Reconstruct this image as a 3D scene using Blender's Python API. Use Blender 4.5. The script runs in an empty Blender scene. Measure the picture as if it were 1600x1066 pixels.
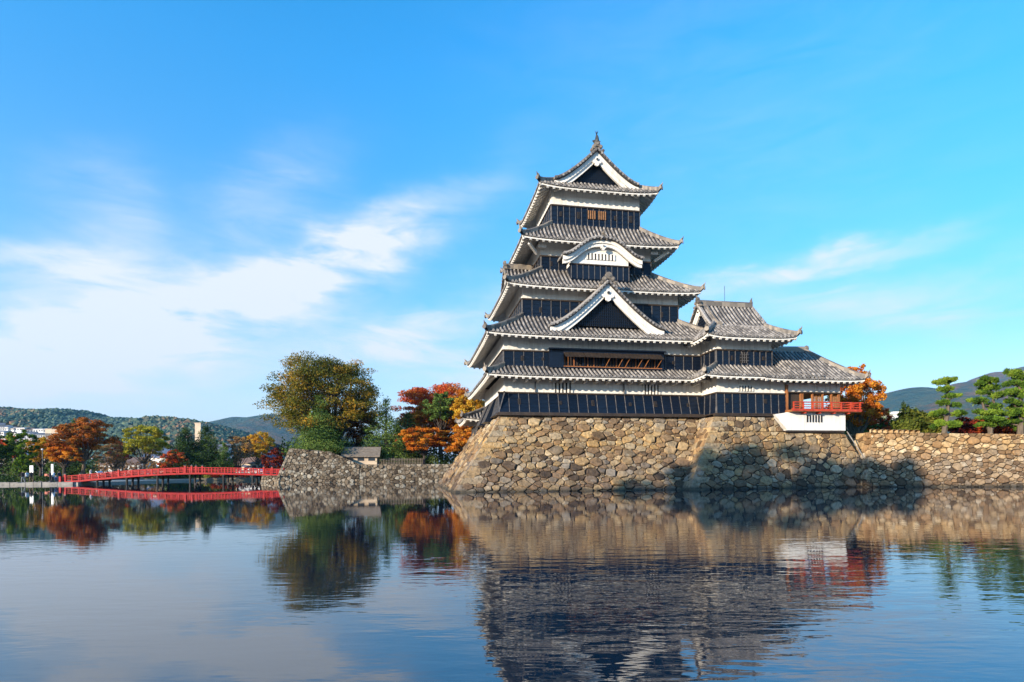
import bpy, math, random
import numpy as np
from mathutils import Matrix, Vector

# ------------------------------------------------------------------ camera, sky, sun, exposure
SC = bpy.context.scene
COL = SC.collection
EYE = 1.564                                   # eye height above the moat
FPX, CX, CY, ROLL = 888.9, 800.0, 736.0, 0.0067

cam = bpy.data.objects.new('camera', bpy.data.cameras.new('camera'))
COL.objects.link(cam)
cam.data.lens = 20.0; cam.data.sensor_width = 36.0
cam.data.shift_y = (CY - 533.0) / 1600.0
cam.data.clip_start = 0.1; cam.data.clip_end = 30000
cam.matrix_world = Matrix.Translation((0, 0, EYE)) @ Matrix.Rotation(math.pi / 2, 4, 'X') @ Matrix.Rotation(-ROLL, 4, 'Z')
SC.camera = cam

TH = math.radians(10.2)                       # turn of the castle against the picture plane
SUN_AZ, SUN_EL = math.radians(57), math.radians(13.5)
_su, _sv = -math.sin(SUN_AZ), -math.cos(SUN_AZ)       # towards the sun in castle axes
SUNX = _su * math.cos(TH) - _sv * math.sin(TH)
SUNY = _su * math.sin(TH) + _sv * math.cos(TH)
TO_SUN = Vector((SUNX * math.cos(SUN_EL), SUNY * math.cos(SUN_EL), math.sin(SUN_EL)))

sun = bpy.data.objects.new('sun', bpy.data.lights.new('sun', 'SUN'))
COL.objects.link(sun)
sun.data.energy = 5.0; sun.data.angle = math.radians(0.5); sun.data.color = (1.0, 0.86, 0.68)
sun.rotation_euler = TO_SUN.to_track_quat('Z', 'Y').to_euler()

SC.view_settings.view_transform = 'Standard'; SC.view_settings.look = 'None'
SC.view_settings.exposure = 1.02; SC.view_settings.gamma = 1.0
SC.view_settings.use_curve_mapping = False
SC.render.engine = 'CYCLES'
SC.cycles.use_denoising = True
SC.cycles.max_bounces = 6; SC.cycles.diffuse_bounces = 3; SC.cycles.glossy_bounces = 3
SC.cycles.transparent_max_bounces = 6; SC.cycles.volume_bounces = 0
SC.cycles.caustics_reflective = False; SC.cycles.caustics_refractive = False
SC.cycles.sample_clamp_indirect = 4.0

world = bpy.data.worlds.new('World'); SC.world = world; world.use_nodes = True

class NT:
    """small helper for building node trees as expressions"""
    def __init__(s, tree): s.t = tree; s.n = tree.nodes; s.l = tree.links
    def node(s, kind, **kw):
        n = s.n.new(kind)
        for k, v in kw.items(): setattr(n, k, v)
        return n
    def put(s, sock, v):
        if v is None: return
        if hasattr(v, 'is_output') : s.l.new(v, sock)
        else:
            if hasattr(sock.default_value, '__len__') and not hasattr(v, '__len__'): v = (v, v, v)
            if hasattr(v, '__len__') and len(v) == 3 and len(sock.default_value) == 4: v = (*v, 1)
            sock.default_value = v
    def m(s, op, a, b=None, c=None, clamp=False):
        n = s.node('ShaderNodeMath', operation=op, use_clamp=clamp)
        s.put(n.inputs[0], a); s.put(n.inputs[1], b); s.put(n.inputs[2], c)
        return n.outputs[0]
    def noise(s, vec, scale, detail=4, rough=.55, dist=0, col=False):
        n = s.node('ShaderNodeTexNoise')
        if vec is not None: s.l.new(vec, n.inputs['Vector'])
        n.inputs['Scale'].default_value = scale; n.inputs['Detail'].default_value = detail
        n.inputs['Roughness'].default_value = rough; n.inputs['Distortion'].default_value = dist
        return n.outputs['Color' if col else 'Fac']
    def ramp(s, fac, stops, interp='LINEAR'):
        n = s.node('ShaderNodeValToRGB'); r = n.color_ramp; r.interpolation = interp
        while len(r.elements) < len(stops): r.elements.new(0.5)
        for e, (p, c) in zip(r.elements, stops): e.position = p; e.color = (*c, 1) if len(c) == 3 else c
        s.put(n.inputs['Fac'], fac); return n.outputs['Color']
    def mix(s, fac, a, b, blend='MIX'):
        n = s.node('ShaderNodeMix', data_type='RGBA', blend_type=blend)
        s.put(n.inputs['Factor'], fac); s.put(n.inputs['A'] if False else n.inputs[6], a); s.put(n.inputs[7], b)
        return n.outputs[2]
    def mapping(s, vec, scale=(1, 1, 1), rot=(0, 0, 0), loc=(0, 0, 0)):
        n = s.node('ShaderNodeMapping'); s.l.new(vec, n.inputs['Vector'])
        n.inputs['Scale'].default_value = scale; n.inputs['Rotation'].default_value = rot; n.inputs['Location'].default_value = loc
        return n.outputs[0]
    def comb(s, x, y, z):
        n = s.node('ShaderNodeCombineXYZ'); s.put(n.inputs[0], x); s.put(n.inputs[1], y); s.put(n.inputs[2], z); return n.outputs[0]
    def sep(s, v):
        n = s.node('ShaderNodeSeparateXYZ'); s.l.new(v, n.inputs[0]); return n.outputs

def build_sky():
    w = NT(world.node_tree); w.n.clear()
    out = w.node('ShaderNodeOutputWorld'); bg = w.node('ShaderNodeBackground')
    w.l.new(bg.outputs[0], out.inputs[0]); bg.inputs['Strength'].default_value = 0.15
    sky = w.node('ShaderNodeTexSky', sky_type='NISHITA')
    sky.sun_disc = False; sky.sun_elevation = SUN_EL; sky.sun_rotation = math.atan2(SUNX, SUNY)
    sky.altitude = 600; sky.air_density = 1.0; sky.dust_density = 0.6; sky.ozone_density = 3.0
    hs = w.node('ShaderNodeHueSaturation'); hs.inputs['Hue'].default_value = 0.493; hs.inputs['Saturation'].default_value = 2.25; hs.inputs['Value'].default_value = 1.38
    w.l.new(sky.outputs[0], hs.inputs['Color'])
    d = w.node('ShaderNodeTexCoord').outputs['Generated']
    x, y, z = w.sep(d)
    az = w.m('ARCTAN2', x, y)                                # radians, 0 straight over the moat, + to the right
    el = w.m('ARCSINE', z)
    w.l.new(w.m('ADD', 1.0, w.m('MULTIPLY', w.m('DIVIDE', w.m('MAXIMUM', el, 0.0), .55, None, True), 1.4)), hs.inputs['Saturation'])   # purer blue overhead, milky near the horizon
    w.l.new(w.m('ADD', .92, w.m('MULTIPLY', w.m('DIVIDE', w.m('MAXIMUM', el, 0.0), .6, None, True), .62)), hs.inputs['Value'])
    # gauzy warp shared by all streaks
    p = w.comb(az, el, 0.0)
    wn = w.noise(w.mapping(p, (3, 6, 1)), 1.0, 5, .6, 0, True)
    wx, wy, _ = w.sep(wn)
    az2 = w.m('ADD', az, w.m('MULTIPLY', w.m('SUBTRACT', wx, .5), .24))
    el2 = w.m('ADD', el, w.m('MULTIPLY', w.m('SUBTRACT', wy, .5), .17))
    def streak(a0, e0, a1, e1, wid, amp, taper=1.0):
        ca, ce = (a0 + a1) / 2, (e0 + e1) / 2; L = math.hypot(a1 - a0, e1 - e0) / 2; an = math.atan2(e1 - e0, a1 - a0)
        da = w.m('SUBTRACT', az2, ca); de = w.m('SUBTRACT', el2, ce)
        al = w.m('ADD', w.m('MULTIPLY', da, math.cos(an)), w.m('MULTIPLY', de, math.sin(an)))
        ac = w.m('SUBTRACT', w.m('MULTIPLY', de, math.cos(an)), w.m('MULTIPLY', da, math.sin(an)))
        g = w.m('ADD', w.m('POWER', w.m('ABSOLUTE', w.m('DIVIDE', al, L * 1.15)), 2.6), w.m('POWER', w.m('ABSOLUTE', w.m('DIVIDE', ac, wid)), 2.0))
        return w.m('MULTIPLY', w.m('EXPONENT', w.m('MULTIPLY', g, -1.0)), amp)
    R = math.radians
    def AE(px, py):                                          # direction of a point of the photograph
        a = (px - CX) / FPX; t = (CY - py) / FPX
        return math.atan(a), math.atan(t / math.sqrt(1 + a * a))
    tot = None
    for (x0, y0, x1, y1, wd, am) in CLOUDS:
        s_ = streak(*AE(x0, y0), *AE(x1, y1), wd, am)
        tot = s_ if tot is None else w.m('ADD', tot, s_)
    fib = w.noise(w.mapping(p, (5, 22, 1), (0, 0, R(-24))), 1.0, 6, .62, .6)
    fib = w.m('MAXIMUM', w.m('SUBTRACT', w.m('MULTIPLY', fib, 3.2), .62), .10)
    # the same thin cirrus goes on all round the sky
    far = w.m('MULTIPLY', w.m('SUBTRACT', w.noise(w.mapping(d, (1.2, 1.2, 4)), 1.6, 5, .6, .4), .5, None, True), 1.2)
    behind = w.m('MULTIPLY', w.m('SUBTRACT', w.m('ABSOLUTE', az), 1.1, None, True), 2.0, None, True)
    tot = w.m('ADD', w.m('MULTIPLY', tot, fib), w.m('MULTIPLY', far, behind))
    low = w.m('MULTIPLY', w.m('EXPONENT', w.m('MULTIPLY', w.m('MAXIMUM', el, 0.0), -5.0)), .92)
    tot = w.m('MINIMUM', w.m('ADD', tot, low), .93)
    colr = w.mix(tot, hs.outputs[0], (3.2, 3.32, 3.45))
    w.l.new(colr, bg.inputs['Color'])
# streaks of thin cloud: ends of the axis as points of the photograph, half width in radians, strength
CLOUDS = [(60, 545, 620, 370, .050, .95), (430, 415, 600, 372, .030, .60), (-150, 600, 430, 525, .055, .42),
          (-120, 430, 230, 415, .030, .42), (150, 240, 200, 430, .07, .24), (480, 560, 780, 475, .035, .40),
          (330, 360, 520, 240, .05, .20), (1085, 452, 1420, 370, .018, .55), (1100, 490, 1650, 440, .045, .34),
          (1500, 120, 850, 200, .24, .07), (600, 350, 790, 260, .035, .18), (560, 540, 780, 590, .05, .40)]
build_sky()

# ------------------------------------------------------------------ materials
MATS = {}
def material(name):
    m = bpy.data.materials.new(name); m.use_nodes = True; t = NT(m.node_tree)
    b = m.node_tree.nodes['Principled BSDF']; MATS[name] = m
    return m, t, b
def obj_coord(t, kind='Object'): return t.node('ShaderNodeTexCoord').outputs[kind]
def geo_pos(t): return t.node('ShaderNodeNewGeometry').outputs['Position']
def attr(t, name): 
    n = t.node('ShaderNodeAttribute'); n.attribute_name = name; return n.outputs['Fac']
def bump(t, b, h, strength=.3, dist=.05):
    n = t.node('ShaderNodeBump'); n.inputs['Strength'].default_value = strength; n.inputs['Distance'].default_value = dist
    t.l.new(h, n.inputs['Height']); t.l.new(n.outputs[0], b.inputs['Normal'])
def simple(name, c0, c1, scale, rough=.7, bmp=.2, bd=.03, detail=5, metal=0, spec=.5, stretch=(1, 1, 1)):
    m, t, b = material(name)
    f = t.noise(t.mapping(geo_pos(t), stretch), scale, detail, .6)
    t.l.new(t.ramp(f, [(.3, c0), (.7, c1)]), b.inputs['Base Color'])
    b.inputs['Roughness'].default_value = rough; b.inputs['Metallic'].default_value = metal; b.inputs['Specular IOR Level'].default_value = spec
    if bmp: bump(t, b, f, bmp, bd)
    return m

def mk_plaster():
    m, t, b = material('plaster'); P = geo_pos(t)
    big = t.noise(P, .35, 5, .6); streaks = t.noise(t.mapping(P, (3, 3, .35)), 1.4, 5, .65)
    c = t.ramp(t.m('ADD', t.m('MULTIPLY', big, .4), t.m('MULTIPLY', streaks, .6)), [(.34, (.52, .49, .44)), (.5, (.76, .73, .67)), (.72, (.84, .82, .77))])
    t.l.new(c, b.inputs['Base Color']); b.inputs['Roughness'].default_value = .85
    bump(t, b, t.noise(P, 9, 4), .12, .02)
mk_plaster()

def mk_tile(name, lo, mid, hi):
    m, t, b = material(name); P = geo_pos(t)
    v = attr(t, 'tint'); n1 = t.noise(P, 6, 5, .65); n2 = t.noise(P, .7, 4, .6)
    f = t.m('ADD', t.m('MULTIPLY', v, .45), t.m('ADD', t.m('MULTIPLY', n1, .3), t.m('MULTIPLY', n2, .32)))
    c = t.ramp(f, [(.18, lo), (.5, mid), (.85, hi)])
    t.l.new(c, b.inputs['Base Color']); b.inputs['Roughness'].default_value = .62; b.inputs['Specular IOR Level'].default_value = .35
    bump(t, b, n1, .35, .03)
mk_tile('tile', (.07, .064, .06), (.20, .182, .165), (.42, .385, .345))
mk_tile('tile_pan_shaded', (.02, .019, .02), (.042, .038, .038), (.08, .07, .062))  # pans coloured darker than the ribs: shade between the rows painted in
mk_tile('tile_ridge', (.06, .055, .052), (.165, .142, .118), (.33, .275, .21))

def mk_board():
    m, t, b = material('black_board'); P = geo_pos(t); r = t.node('ShaderNodeObjectInfo').outputs['Random']
    n = t.noise(t.mapping(P, (1, 1, 6)), 2.2, 5, .6)
    f = t.m('ADD', t.m('MULTIPLY', n, .7), t.m('MULTIPLY', r, .35))
    c = t.ramp(f, [(.25, (.002, .005, .012)), (.55, (.004, .009, .021)), (.9, (.009, .017, .032))])
    t.l.new(c, b.inputs['Base Color']); b.inputs['Roughness'].default_value = .42; b.inputs['Specular IOR Level'].default_value = .3
    bump(t, b, t.noise(t.mapping(P, (4, 4, 30)), 2, 3), .12, .01)
mk_board()
simple('batten', (.05, .048, .05), (.16, .145, .135), 4, .55, .1)
simple('dark_gap', (.004, .004, .005), (.012, .011, .011), 3, .9, 0)
simple('dark_wood', (.018, .012, .009), (.05, .032, .02), 3, .7, .2, stretch=(1, 1, .2))
simple('orange_wood', (.17, .055, .015), (.40, .16, .05), 3, .6, .15, stretch=(3, 3, .3))
simple('blind_wood', (.20, .085, .03), (.36, .18, .075), 5, .7, .1)
simple('vermilion', (.30, .025, .010), (.60, .075, .022), 3, .45, .05)
simple('bridge_red', (.24, .006, .008), (.50, .014, .013), 2.5, .6, .05, spec=.25)
simple('pier_wood', (.012, .010, .010), (.035, .03, .028), 2, .8, .2)
simple('bronze', (.03, .035, .035), (.10, .10, .09), 5, .45, .1, metal=.4)
simple('bark', (.06, .045, .03), (.16, .12, .085), 4, .9, .5, .05, stretch=(2, 2, .5))
simple('dark_bark', (.025, .02, .016), (.07, .052, .04), 4, .9, .5, .05, stretch=(2, 2, .5))
simple('core', (.010, .008, .006), (.028, .022, .017), 3, .95, .3)
simple('grass', (.09, .11, .02), (.24, .22, .05), 1.4, .9, .4, .05)
simple('dry_grass', (.20, .13, .03), (.38, .26, .06), 1.6, .9, .4, .05)
simple('gravel', (.34, .29, .23), (.50, .44, .36), 3, .9, .2)
simple('soil', (.09, .075, .05), (.18, .15, .10), .6, .95, .3)
simple('kerb_stone', (.16, .15, .14), (.32, .30, .27), 1.5, .85, .3)
simple('white_paint', (.72, .72, .72), (.82, .82, .82), 1, .3, 0)
simple('far_wall', (.62, .60, .57), (.80, .78, .74), .25, .8, 0)
simple('far_wall_grey', (.40, .40, .42), (.55, .55, .56), .25, .8, 0)
simple('far_wall_tan', (.45, .34, .24), (.62, .50, .37), .25, .8, 0)
simple('far_roof_blue', (.06, .08, .13), (.13, .16, .22), .5, .6, 0)
simple('far_roof_grey', (.09, .09, .10), (.2, .2, .21), .5, .6, 0)
simple('far_roof_brown', (.12, .07, .05), (.24, .15, .10), .5, .6, 0)
simple('glass', (.02, .03, .04), (.05, .06, .08), 1, .1, 0)
simple('tyre', (.01, .01, .01), (.03, .03, .03), 2, .8, 0)
simple('thatch', (.12, .095, .07), (.24, .19, .145), 2.5, .85, .3)

def mk_stone(name, ramp, zone=True):
    m, t, b = material(name); P = geo_pos(t); v = attr(t, 'tint')
    big = t.noise(P, .16, 4, .6); fine = t.noise(P, 3.4, 6, .68); mid = t.noise(P, 1.1, 4, .6)
    f = t.m('ADD', t.m('MULTIPLY', v, .80), t.m('MULTIPLY', big, .2))
    c = t.ramp(f, ramp)
    c = t.mix(1.0, c, t.ramp(fine, [(.28, (.45, .43, .41)), (.5, (.95, .93, .9)), (.72, (1.35, 1.32, 1.28))]), 'MULTIPLY')
    # lichen and mineral bloom
    c = t.mix(t.ramp(t.noise(P, .9, 6, .7), [(.60, (0, 0, 0)), (.70, (.55, .55, .55))]), c, (.40, .37, .31))
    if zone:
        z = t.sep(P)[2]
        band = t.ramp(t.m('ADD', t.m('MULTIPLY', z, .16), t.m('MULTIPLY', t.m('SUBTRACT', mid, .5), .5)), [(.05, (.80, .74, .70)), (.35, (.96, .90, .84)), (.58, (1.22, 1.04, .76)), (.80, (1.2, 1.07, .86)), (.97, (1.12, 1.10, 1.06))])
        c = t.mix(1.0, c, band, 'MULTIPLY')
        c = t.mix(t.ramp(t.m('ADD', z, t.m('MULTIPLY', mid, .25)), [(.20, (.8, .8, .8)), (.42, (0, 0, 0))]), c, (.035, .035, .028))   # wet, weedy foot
    t.l.new(c, b.inputs['Base Color']); b.inputs['Roughness'].default_value = .88; b.inputs['Specular IOR Level'].default_value = .25
    bump(t, b, t.m('ADD', fine, t.m('MULTIPLY', mid, .8)), 1.0, .13)
STONE_RAMP = [(.08, (.06, .046, .036)), (.2, (.15, .108, .074)), (.34, (.26, .18, .112)), (.46, (.17, .15, .13)), (.58, (.36, .255, .135)), (.72, (.27, .245, .21)), (.84, (.42, .315, .18)), (.95, (.52, .49, .43))]
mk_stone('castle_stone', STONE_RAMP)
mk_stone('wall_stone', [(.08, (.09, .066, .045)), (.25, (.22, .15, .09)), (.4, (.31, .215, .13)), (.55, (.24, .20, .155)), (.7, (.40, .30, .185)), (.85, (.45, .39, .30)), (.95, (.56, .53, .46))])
mk_stone('far_stone', [(.08, (.07, .052, .036)), (.3, (.18, .135, .088)), (.5, (.26, .20, .135)), (.7, (.32, .265, .195)), (.9, (.42, .375, .295))], False)

LEAF = {}
def leaf_mat(name, cols, trans=.3):
    m = bpy.data.materials.new(name); m.use_nodes = True; t = NT(m.node_tree); t.n.clear()
    out = t.node('ShaderNodeOutputMaterial'); df = t.node('ShaderNodeBsdfDiffuse'); tr = t.node('ShaderNodeBsdfTranslucent'); mx = t.node('ShaderNodeMixShader')
    v = attr(t, 'tint'); n = len(cols)
    c = t.ramp(v, [((i + .5) / n, q) for i, q in enumerate(cols)])
    c = t.mix(1.0, c, t.ramp(t.noise(geo_pos(t), .5, 3), [(.3, (.75, .75, .75)), (.7, (1.2, 1.2, 1.2))]), 'MULTIPLY')
    t.l.new(c, df.inputs[0]); t.l.new(c, tr.inputs[0]); mx.inputs[0].default_value = trans
    t.l.new(df.outputs[0], mx.inputs[1]); t.l.new(tr.outputs[0], mx.inputs[2]); t.l.new(mx.outputs[0], out.inputs[0])
    MATS[name] = m
leaf_mat('leaf_zelkova', [(.07, .08, .02), (.14, .14, .025), (.22, .19, .03), (.36, .22, .03), (.48, .25, .03)])
leaf_mat('leaf_red', [(.36, .045, .02), (.56, .085, .03), (.66, .15, .035), (.70, .26, .05)], .4)
leaf_mat('leaf_orange', [(.38, .09, .02), (.56, .16, .02), (.68, .25, .03), (.70, .34, .045)], .4)
leaf_mat('leaf_rust', [(0.189, 0.068, 0.020), (0.324, 0.108, 0.027), (0.459, 0.135, 0.027), (0.513, 0.216, 0.041)])
leaf_mat('leaf_gold', [(.38, .18, .02), (.58, .30, .025), (.70, .41, .04), (.64, .46, .075)], .4)
leaf_mat('leaf_lime', [(0.168, 0.168, 0.024), (0.312, 0.288, 0.030), (0.504, 0.432, 0.048), (0.552, 0.504, 0.072)])
leaf_mat('leaf_pine', [(.035, .075, .014), (.08, .15, .02), (.15, .25, .028), (.25, .32, .04)], .25)
leaf_mat('leaf_darkpine', [(0.023, 0.046, 0.017), (0.040, 0.075, 0.023), (0.069, 0.115, 0.029), (0.115, 0.149, 0.040)], .2)
leaf_mat('leaf_conifer', [(0.046, 0.086, 0.023), (0.092, 0.149, 0.034), (0.149, 0.230, 0.052), (0.230, 0.299, 0.069)], .25)
leaf_mat('leaf_hedge', [(.05, .07, .015), (.10, .12, .02), (.18, .18, .03), (.26, .24, .04)], .25)
leaf_mat('leaf_darkred', [(.05, .012, .01), (.14, .02, .012), (.26, .035, .015), (.36, .08, .02)])
leaf_mat('leaf_bare', [(0.156, 0.096, 0.060), (0.264, 0.156, 0.084), (0.384, 0.204, 0.072), (0.432, 0.264, 0.096)])

def mk_hill(name, cols, scale):
    m, t, b = material(name); P = geo_pos(t)
    f = t.m('ADD', t.m('MULTIPLY', t.noise(P, scale, 6, .65), .6), t.m('MULTIPLY', t.noise(P, scale * 9, 4, .7), .4))
    n = len(cols)
    t.l.new(t.ramp(f, [(.32 + .36 * i / (n - 1), c) for i, c in enumerate(cols)]), b.inputs['Base Color'])
    b.inputs['Roughness'].default_value = .95; b.inputs['Specular IOR Level'].default_value = .1
    bump(t, b, t.noise(P, scale * 8, 6, .7), 1.0, .12 / scale)
mk_hill('hill_near', [(.03, .05, .02), (.06, .07, .02), (.10, .08, .02), (.16, .08, .02), (.05, .07, .02)], .012)
mk_hill('hill_far_hazed', [(.025, .07, .065), (.045, .10, .085), (.08, .11, .08), (.20, .12, .07), (.05, .10, .085)], .0035)  # pale blue-green: part of the distance haze is put into the base colours

def mk_water():
    m, t, b = material('water'); P = geo_pos(t)
    b.inputs['Base Color'].default_value = (.002, .016, .032, 1); b.inputs['Roughness'].default_value = .025
    b.inputs['IOR'].default_value = 1.7; b.inputs['Specular IOR Level'].default_value = .85
    y = t.sep(P)[1]
    patch = t.ramp(t.noise(t.mapping(P, (.05, .11, 1)), 1.0, 3, .5), [(.38, (.12, .12, .12)), (.62, (1, 1, 1))])
    near = t.ramp(t.m('DIVIDE', y, 60.0), [(.07, (1.0, 1.0, 1.0)), (.12, (.85, .85, .85)), (.24, (.30, .30, .30)), (.45, (.09, .09, .09)), (.75, (.035, .035, .035)), (1.0, (.03, .03, .03))])
    amp = t.m('MULTIPLY', t.sep(patch)[0], t.sep(near)[0])
    r1 = t.noise(t.mapping(P, (.95, 2.9, 1), (0, 0, math.radians(14))), 1.0, 3, .5, .3)
    r2 = t.noise(t.mapping(P, (2.8, 8.0, 1), (0, 0, math.radians(-8))), 1.0, 2, .5, .2)
    hgt = t.m('MULTIPLY', t.m('ADD', r1, t.m('MULTIPLY', r2, .30)), amp)
    bump(t, b, hgt, 1.0, .0140)
mk_water()

# ------------------------------------------------------------------ mesh helpers
class MB:
    """collects faces for ONE mesh"""
    def __init__(s): s.v = []; s.f = []; s.t = []; s.mi = []
    def add(s, vs, fs, tint=None, mi=0):
        o = len(s.v); s.v.extend([tuple(p) for p in vs])
        for f in fs:
            s.f.append(tuple(i + o for i in f)); s.t.append(random.random() if tint is None else tint); s.mi.append(mi)
    def box(s, a, b, tint=None, mi=0):
        (x0, y0, z0), (x1, y1, z1) = a, b
        s.add([(x0, y0, z0), (x1, y0, z0), (x1, y1, z0), (x0, y1, z0), (x0, y0, z1), (x1, y0, z1), (x1, y1, z1), (x0, y1, z1)],
              [(0, 3, 2, 1), (4, 5, 6, 7), (0, 1, 5, 4), (1, 2, 6, 5), (2, 3, 7, 6), (3, 0, 4, 7)], random.random() if tint is None else tint, mi)
    def hexa(s, b4, t4, tint=None, mi=0):
        s.add(list(b4) + list(t4), [(0, 3, 2, 1), (4, 5, 6, 7), (0, 1, 5, 4), (1, 2, 6, 5), (2, 3, 7, 6), (3, 0, 4, 7)], random.random() if tint is None else tint, mi)
    def bar(s, p, q, w, h, tint=None, mi=0, up=(0, 0, 1)):
        p, q, up = Vector(p), Vector(q), Vector(up); d = (q - p).normalized(); sd = d.cross(up)
        if sd.length < 1e-4: sd = d.cross(Vector((1, 0, 0)))
        sd.normalize(); n = sd.cross(d).normalized(); a = sd * w / 2; c = n * h / 2
        s.hexa([p - a - c, p + a - c, q + a - c, q - a - c], [p - a + c, p + a + c, q + a + c, q - a + c], tint, mi)
    def tube(s, pts, rad, seg=6, tint=None, mi=0, cap=True):
        pts = [Vector(p) for p in pts]; n = len(pts); rad = rad if hasattr(rad, '__len__') else [rad] * n
        vs = []; prev = None
        for i, p in enumerate(pts):
            d = (pts[min(i + 1, n - 1)] - pts[max(i - 1, 0)]).normalized()
            ref = prev if prev is not None else (Vector((0, 0, 1)) if abs(d.z) < .9 else Vector((1, 0, 0)))
            a = (ref - d * ref.dot(d)).normalized(); prev = a; b = d.cross(a)
            for k in range(seg):
                an = 2 * math.pi * k / seg; vs.append(p + (a * math.cos(an) + b * math.sin(an)) * rad[i])
        fs = [(i * seg + k, i * seg + (k + 1) % seg, (i + 1) * seg + (k + 1) % seg, (i + 1) * seg + k) for i in range(n - 1) for k in range(seg)]
        if cap: fs += [tuple(range(seg - 1, -1, -1)), tuple((n - 1) * seg + k for k in range(seg))]
        s.add(vs, fs, random.random() if tint is None else tint, mi)
    def prism(s, pts, off, tint=None, mi=0):
        n = len(pts); off = Vector(off); a = [Vector(p) for p in pts]; b = [p + off for p in a]
        s.add(a + b, [tuple(range(n - 1, -1, -1)), tuple(range(n, 2 * n))] + [(i, (i + 1) % n, n + (i + 1) % n, n + i) for i in range(n)], random.random() if tint is None else tint, mi)
    def disc(s, c, ax, r, th, seg=8, tint=None, mi=0):
        c, ax = Vector(c), Vector(ax).normalized(); a = ax.cross(Vector((0, 0, 1)))
        if a.length < 1e-3: a = Vector((1, 0, 0))
        a.normalize(); b = ax.cross(a)
        s.prism([c + (a * math.cos(2 * math.pi * k / seg) + b * math.sin(2 * math.pi * k / seg)) * r for k in range(seg)], ax * th, tint, mi)
    def grid(s, rows, tint=None, mi=0, flip=False):
        n = len(rows[0]); vs = [p for r in rows for p in r]
        fs = [((i * n + j, i * n + j + 1, (i + 1) * n + j + 1, (i + 1) * n + j) if not flip else (i * n + j, (i + 1) * n + j, (i + 1) * n + j + 1, i * n + j + 1)) for i in range(len(rows) - 1) for j in range(n - 1)]
        s.add(vs, fs, tint, mi)
    def mesh(s, name, mats, smooth=False, origin=(0, 0, 0)):
        me = bpy.data.meshes.new(name)
        ox, oy, oz = origin
        me.from_pydata([(x - ox, y - oy, z - oz) for x, y, z in s.v] if any(origin) else s.v, [], s.f)
        a = me.attributes.new('tint', 'FLOAT', 'FACE'); a.data.foreach_set('value', s.t)
        for m in ([mats] if isinstance(mats, str) else mats): me.materials.append(MATS[m])
        me.polygons.foreach_set('material_index', s.mi)
        if smooth: me.polygons.foreach_set('use_smooth', [True] * len(s.f))
        me.validate(clean_customdata=False); me.update(); return me

def tag(o, label=None, cat=None, group=None, kind=None):
    if label: o['label'] = label
    if cat: o['category'] = cat
    if group: o['group'] = group
    if kind: o['kind'] = kind
    return o
def link(name, data, parent=None, loc=(0, 0, 0), kind=None):
    o = bpy.data.objects.new(name, data); COL.objects.link(o); o.location = loc
    if parent is not None: o.parent = parent
    if kind: o['kind'] = kind
    return o
class Thing:
    """an Empty at the base; parts are given in the frame (castle or world axes) and shifted to the base"""
    def __init__(s, name, label, cat, base, castle=False, group=None):
        s.base = Vector(base); s.e = bpy.data.objects.new(name, None); COL.objects.link(s.e)
        s.e.empty_display_size = .5
        if castle: s.e.matrix_world = CASTLE @ Matrix.Translation(s.base)
        else: s.e.location = s.base
        tag(s.e, label, cat, group)
    def part(s, name, mb, mats, parent=None, kind=None, smooth=False):
        return link(name, mb.mesh(name, mats, smooth, tuple(s.base)), parent or s.e, kind=kind)
CASTLE = Matrix.Translation((-4.19, 41.65, 0)) @ Matrix.Rotation(TH, 4, 'Z')
def at(px, py, Y):
    """world point at depth Y seen at a photograph position"""
    a, b = px - CX, py - CY
    return Vector(((a - ROLL * b) / FPX * Y, Y, EYE - (b + ROLL * a) / FPX * Y))
def struct(name, mb, mats, smooth=False): return link(name, mb.mesh(name, mats, smooth), kind='structure')

# ------------------------------------------------------------------ terrain and water
def slab(name, poly, z, mat, depth=1.2):
    mb = MB(); mb.prism([(x, y, z - depth) for x, y in poly], (0, 0, depth)); return struct(name, mb, mat)
mb = MB(); mb.add([(-9000, -3000, -1.6), (9000, -3000, -1.6), (9000, 12000, -1.6), (-9000, 12000, -1.6)], [(0, 1, 2, 3)]); struct('ground', mb, 'soil')
mb = MB(); mb.add([(-260, 1.2, 0), (140, 1.2, 0), (140, 117, 0), (-260, 117, 0)], [(0, 1, 2, 3)]); struct('moat_water', mb, 'water')
slab('near_bank', [(-260, -60), (140, -60), (140, 1.6), (-260, 1.6)], .12, 'gravel', 1.6)
slab('far_ground', [(-4000, 116), (4000, 116), (4000, 9000), (-4000, 9000)], .55, 'soil', 2)
slab('left_bank', [(-900, 83.2), (-63.5, 83.2), (-63.5, 116), (-900, 116)], .30, 'gravel', 1.8)
slab('inner_ground', [(-32.5, 86.2), (-9.5, 93), (6, 97), (80, 97), (80, 180), (-30, 180)], 2.7, 'dry_grass', 4)
slab('outer_ground', [(31.5, 50.6), (80, 45.8), (400, 45.8), (400, 300), (31.5, 300)], 4.25, 'grass', 6)
def kerb(name, p, q, n, z0, z1, label):
    """row of dressed kerb stones along the water"""
    t = Thing(name, label, 'kerb', (p[0], p[1], 0)); p, q = Vector((*p, 0)), Vector((*q, 0)); d = (q - p) / n
    rng = random.Random(5)
    for i in range(n):
        m = MB(); a = p + d * i; b = p + d * (i + .965); y0 = rng.uniform(-.06, .06); h = z1 + rng.uniform(-.06, .05)
        m.box((a.x, a.y - .25 + y0, z0), (b.x, b.y + .35, h)); t.part('kerb_block', m, 'kerb_stone')
kerb('bank_kerb', (-110, 83.2), (-64, 83.2), 40, -.5, .36, 'low grey stone kerb along the left bank')

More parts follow.
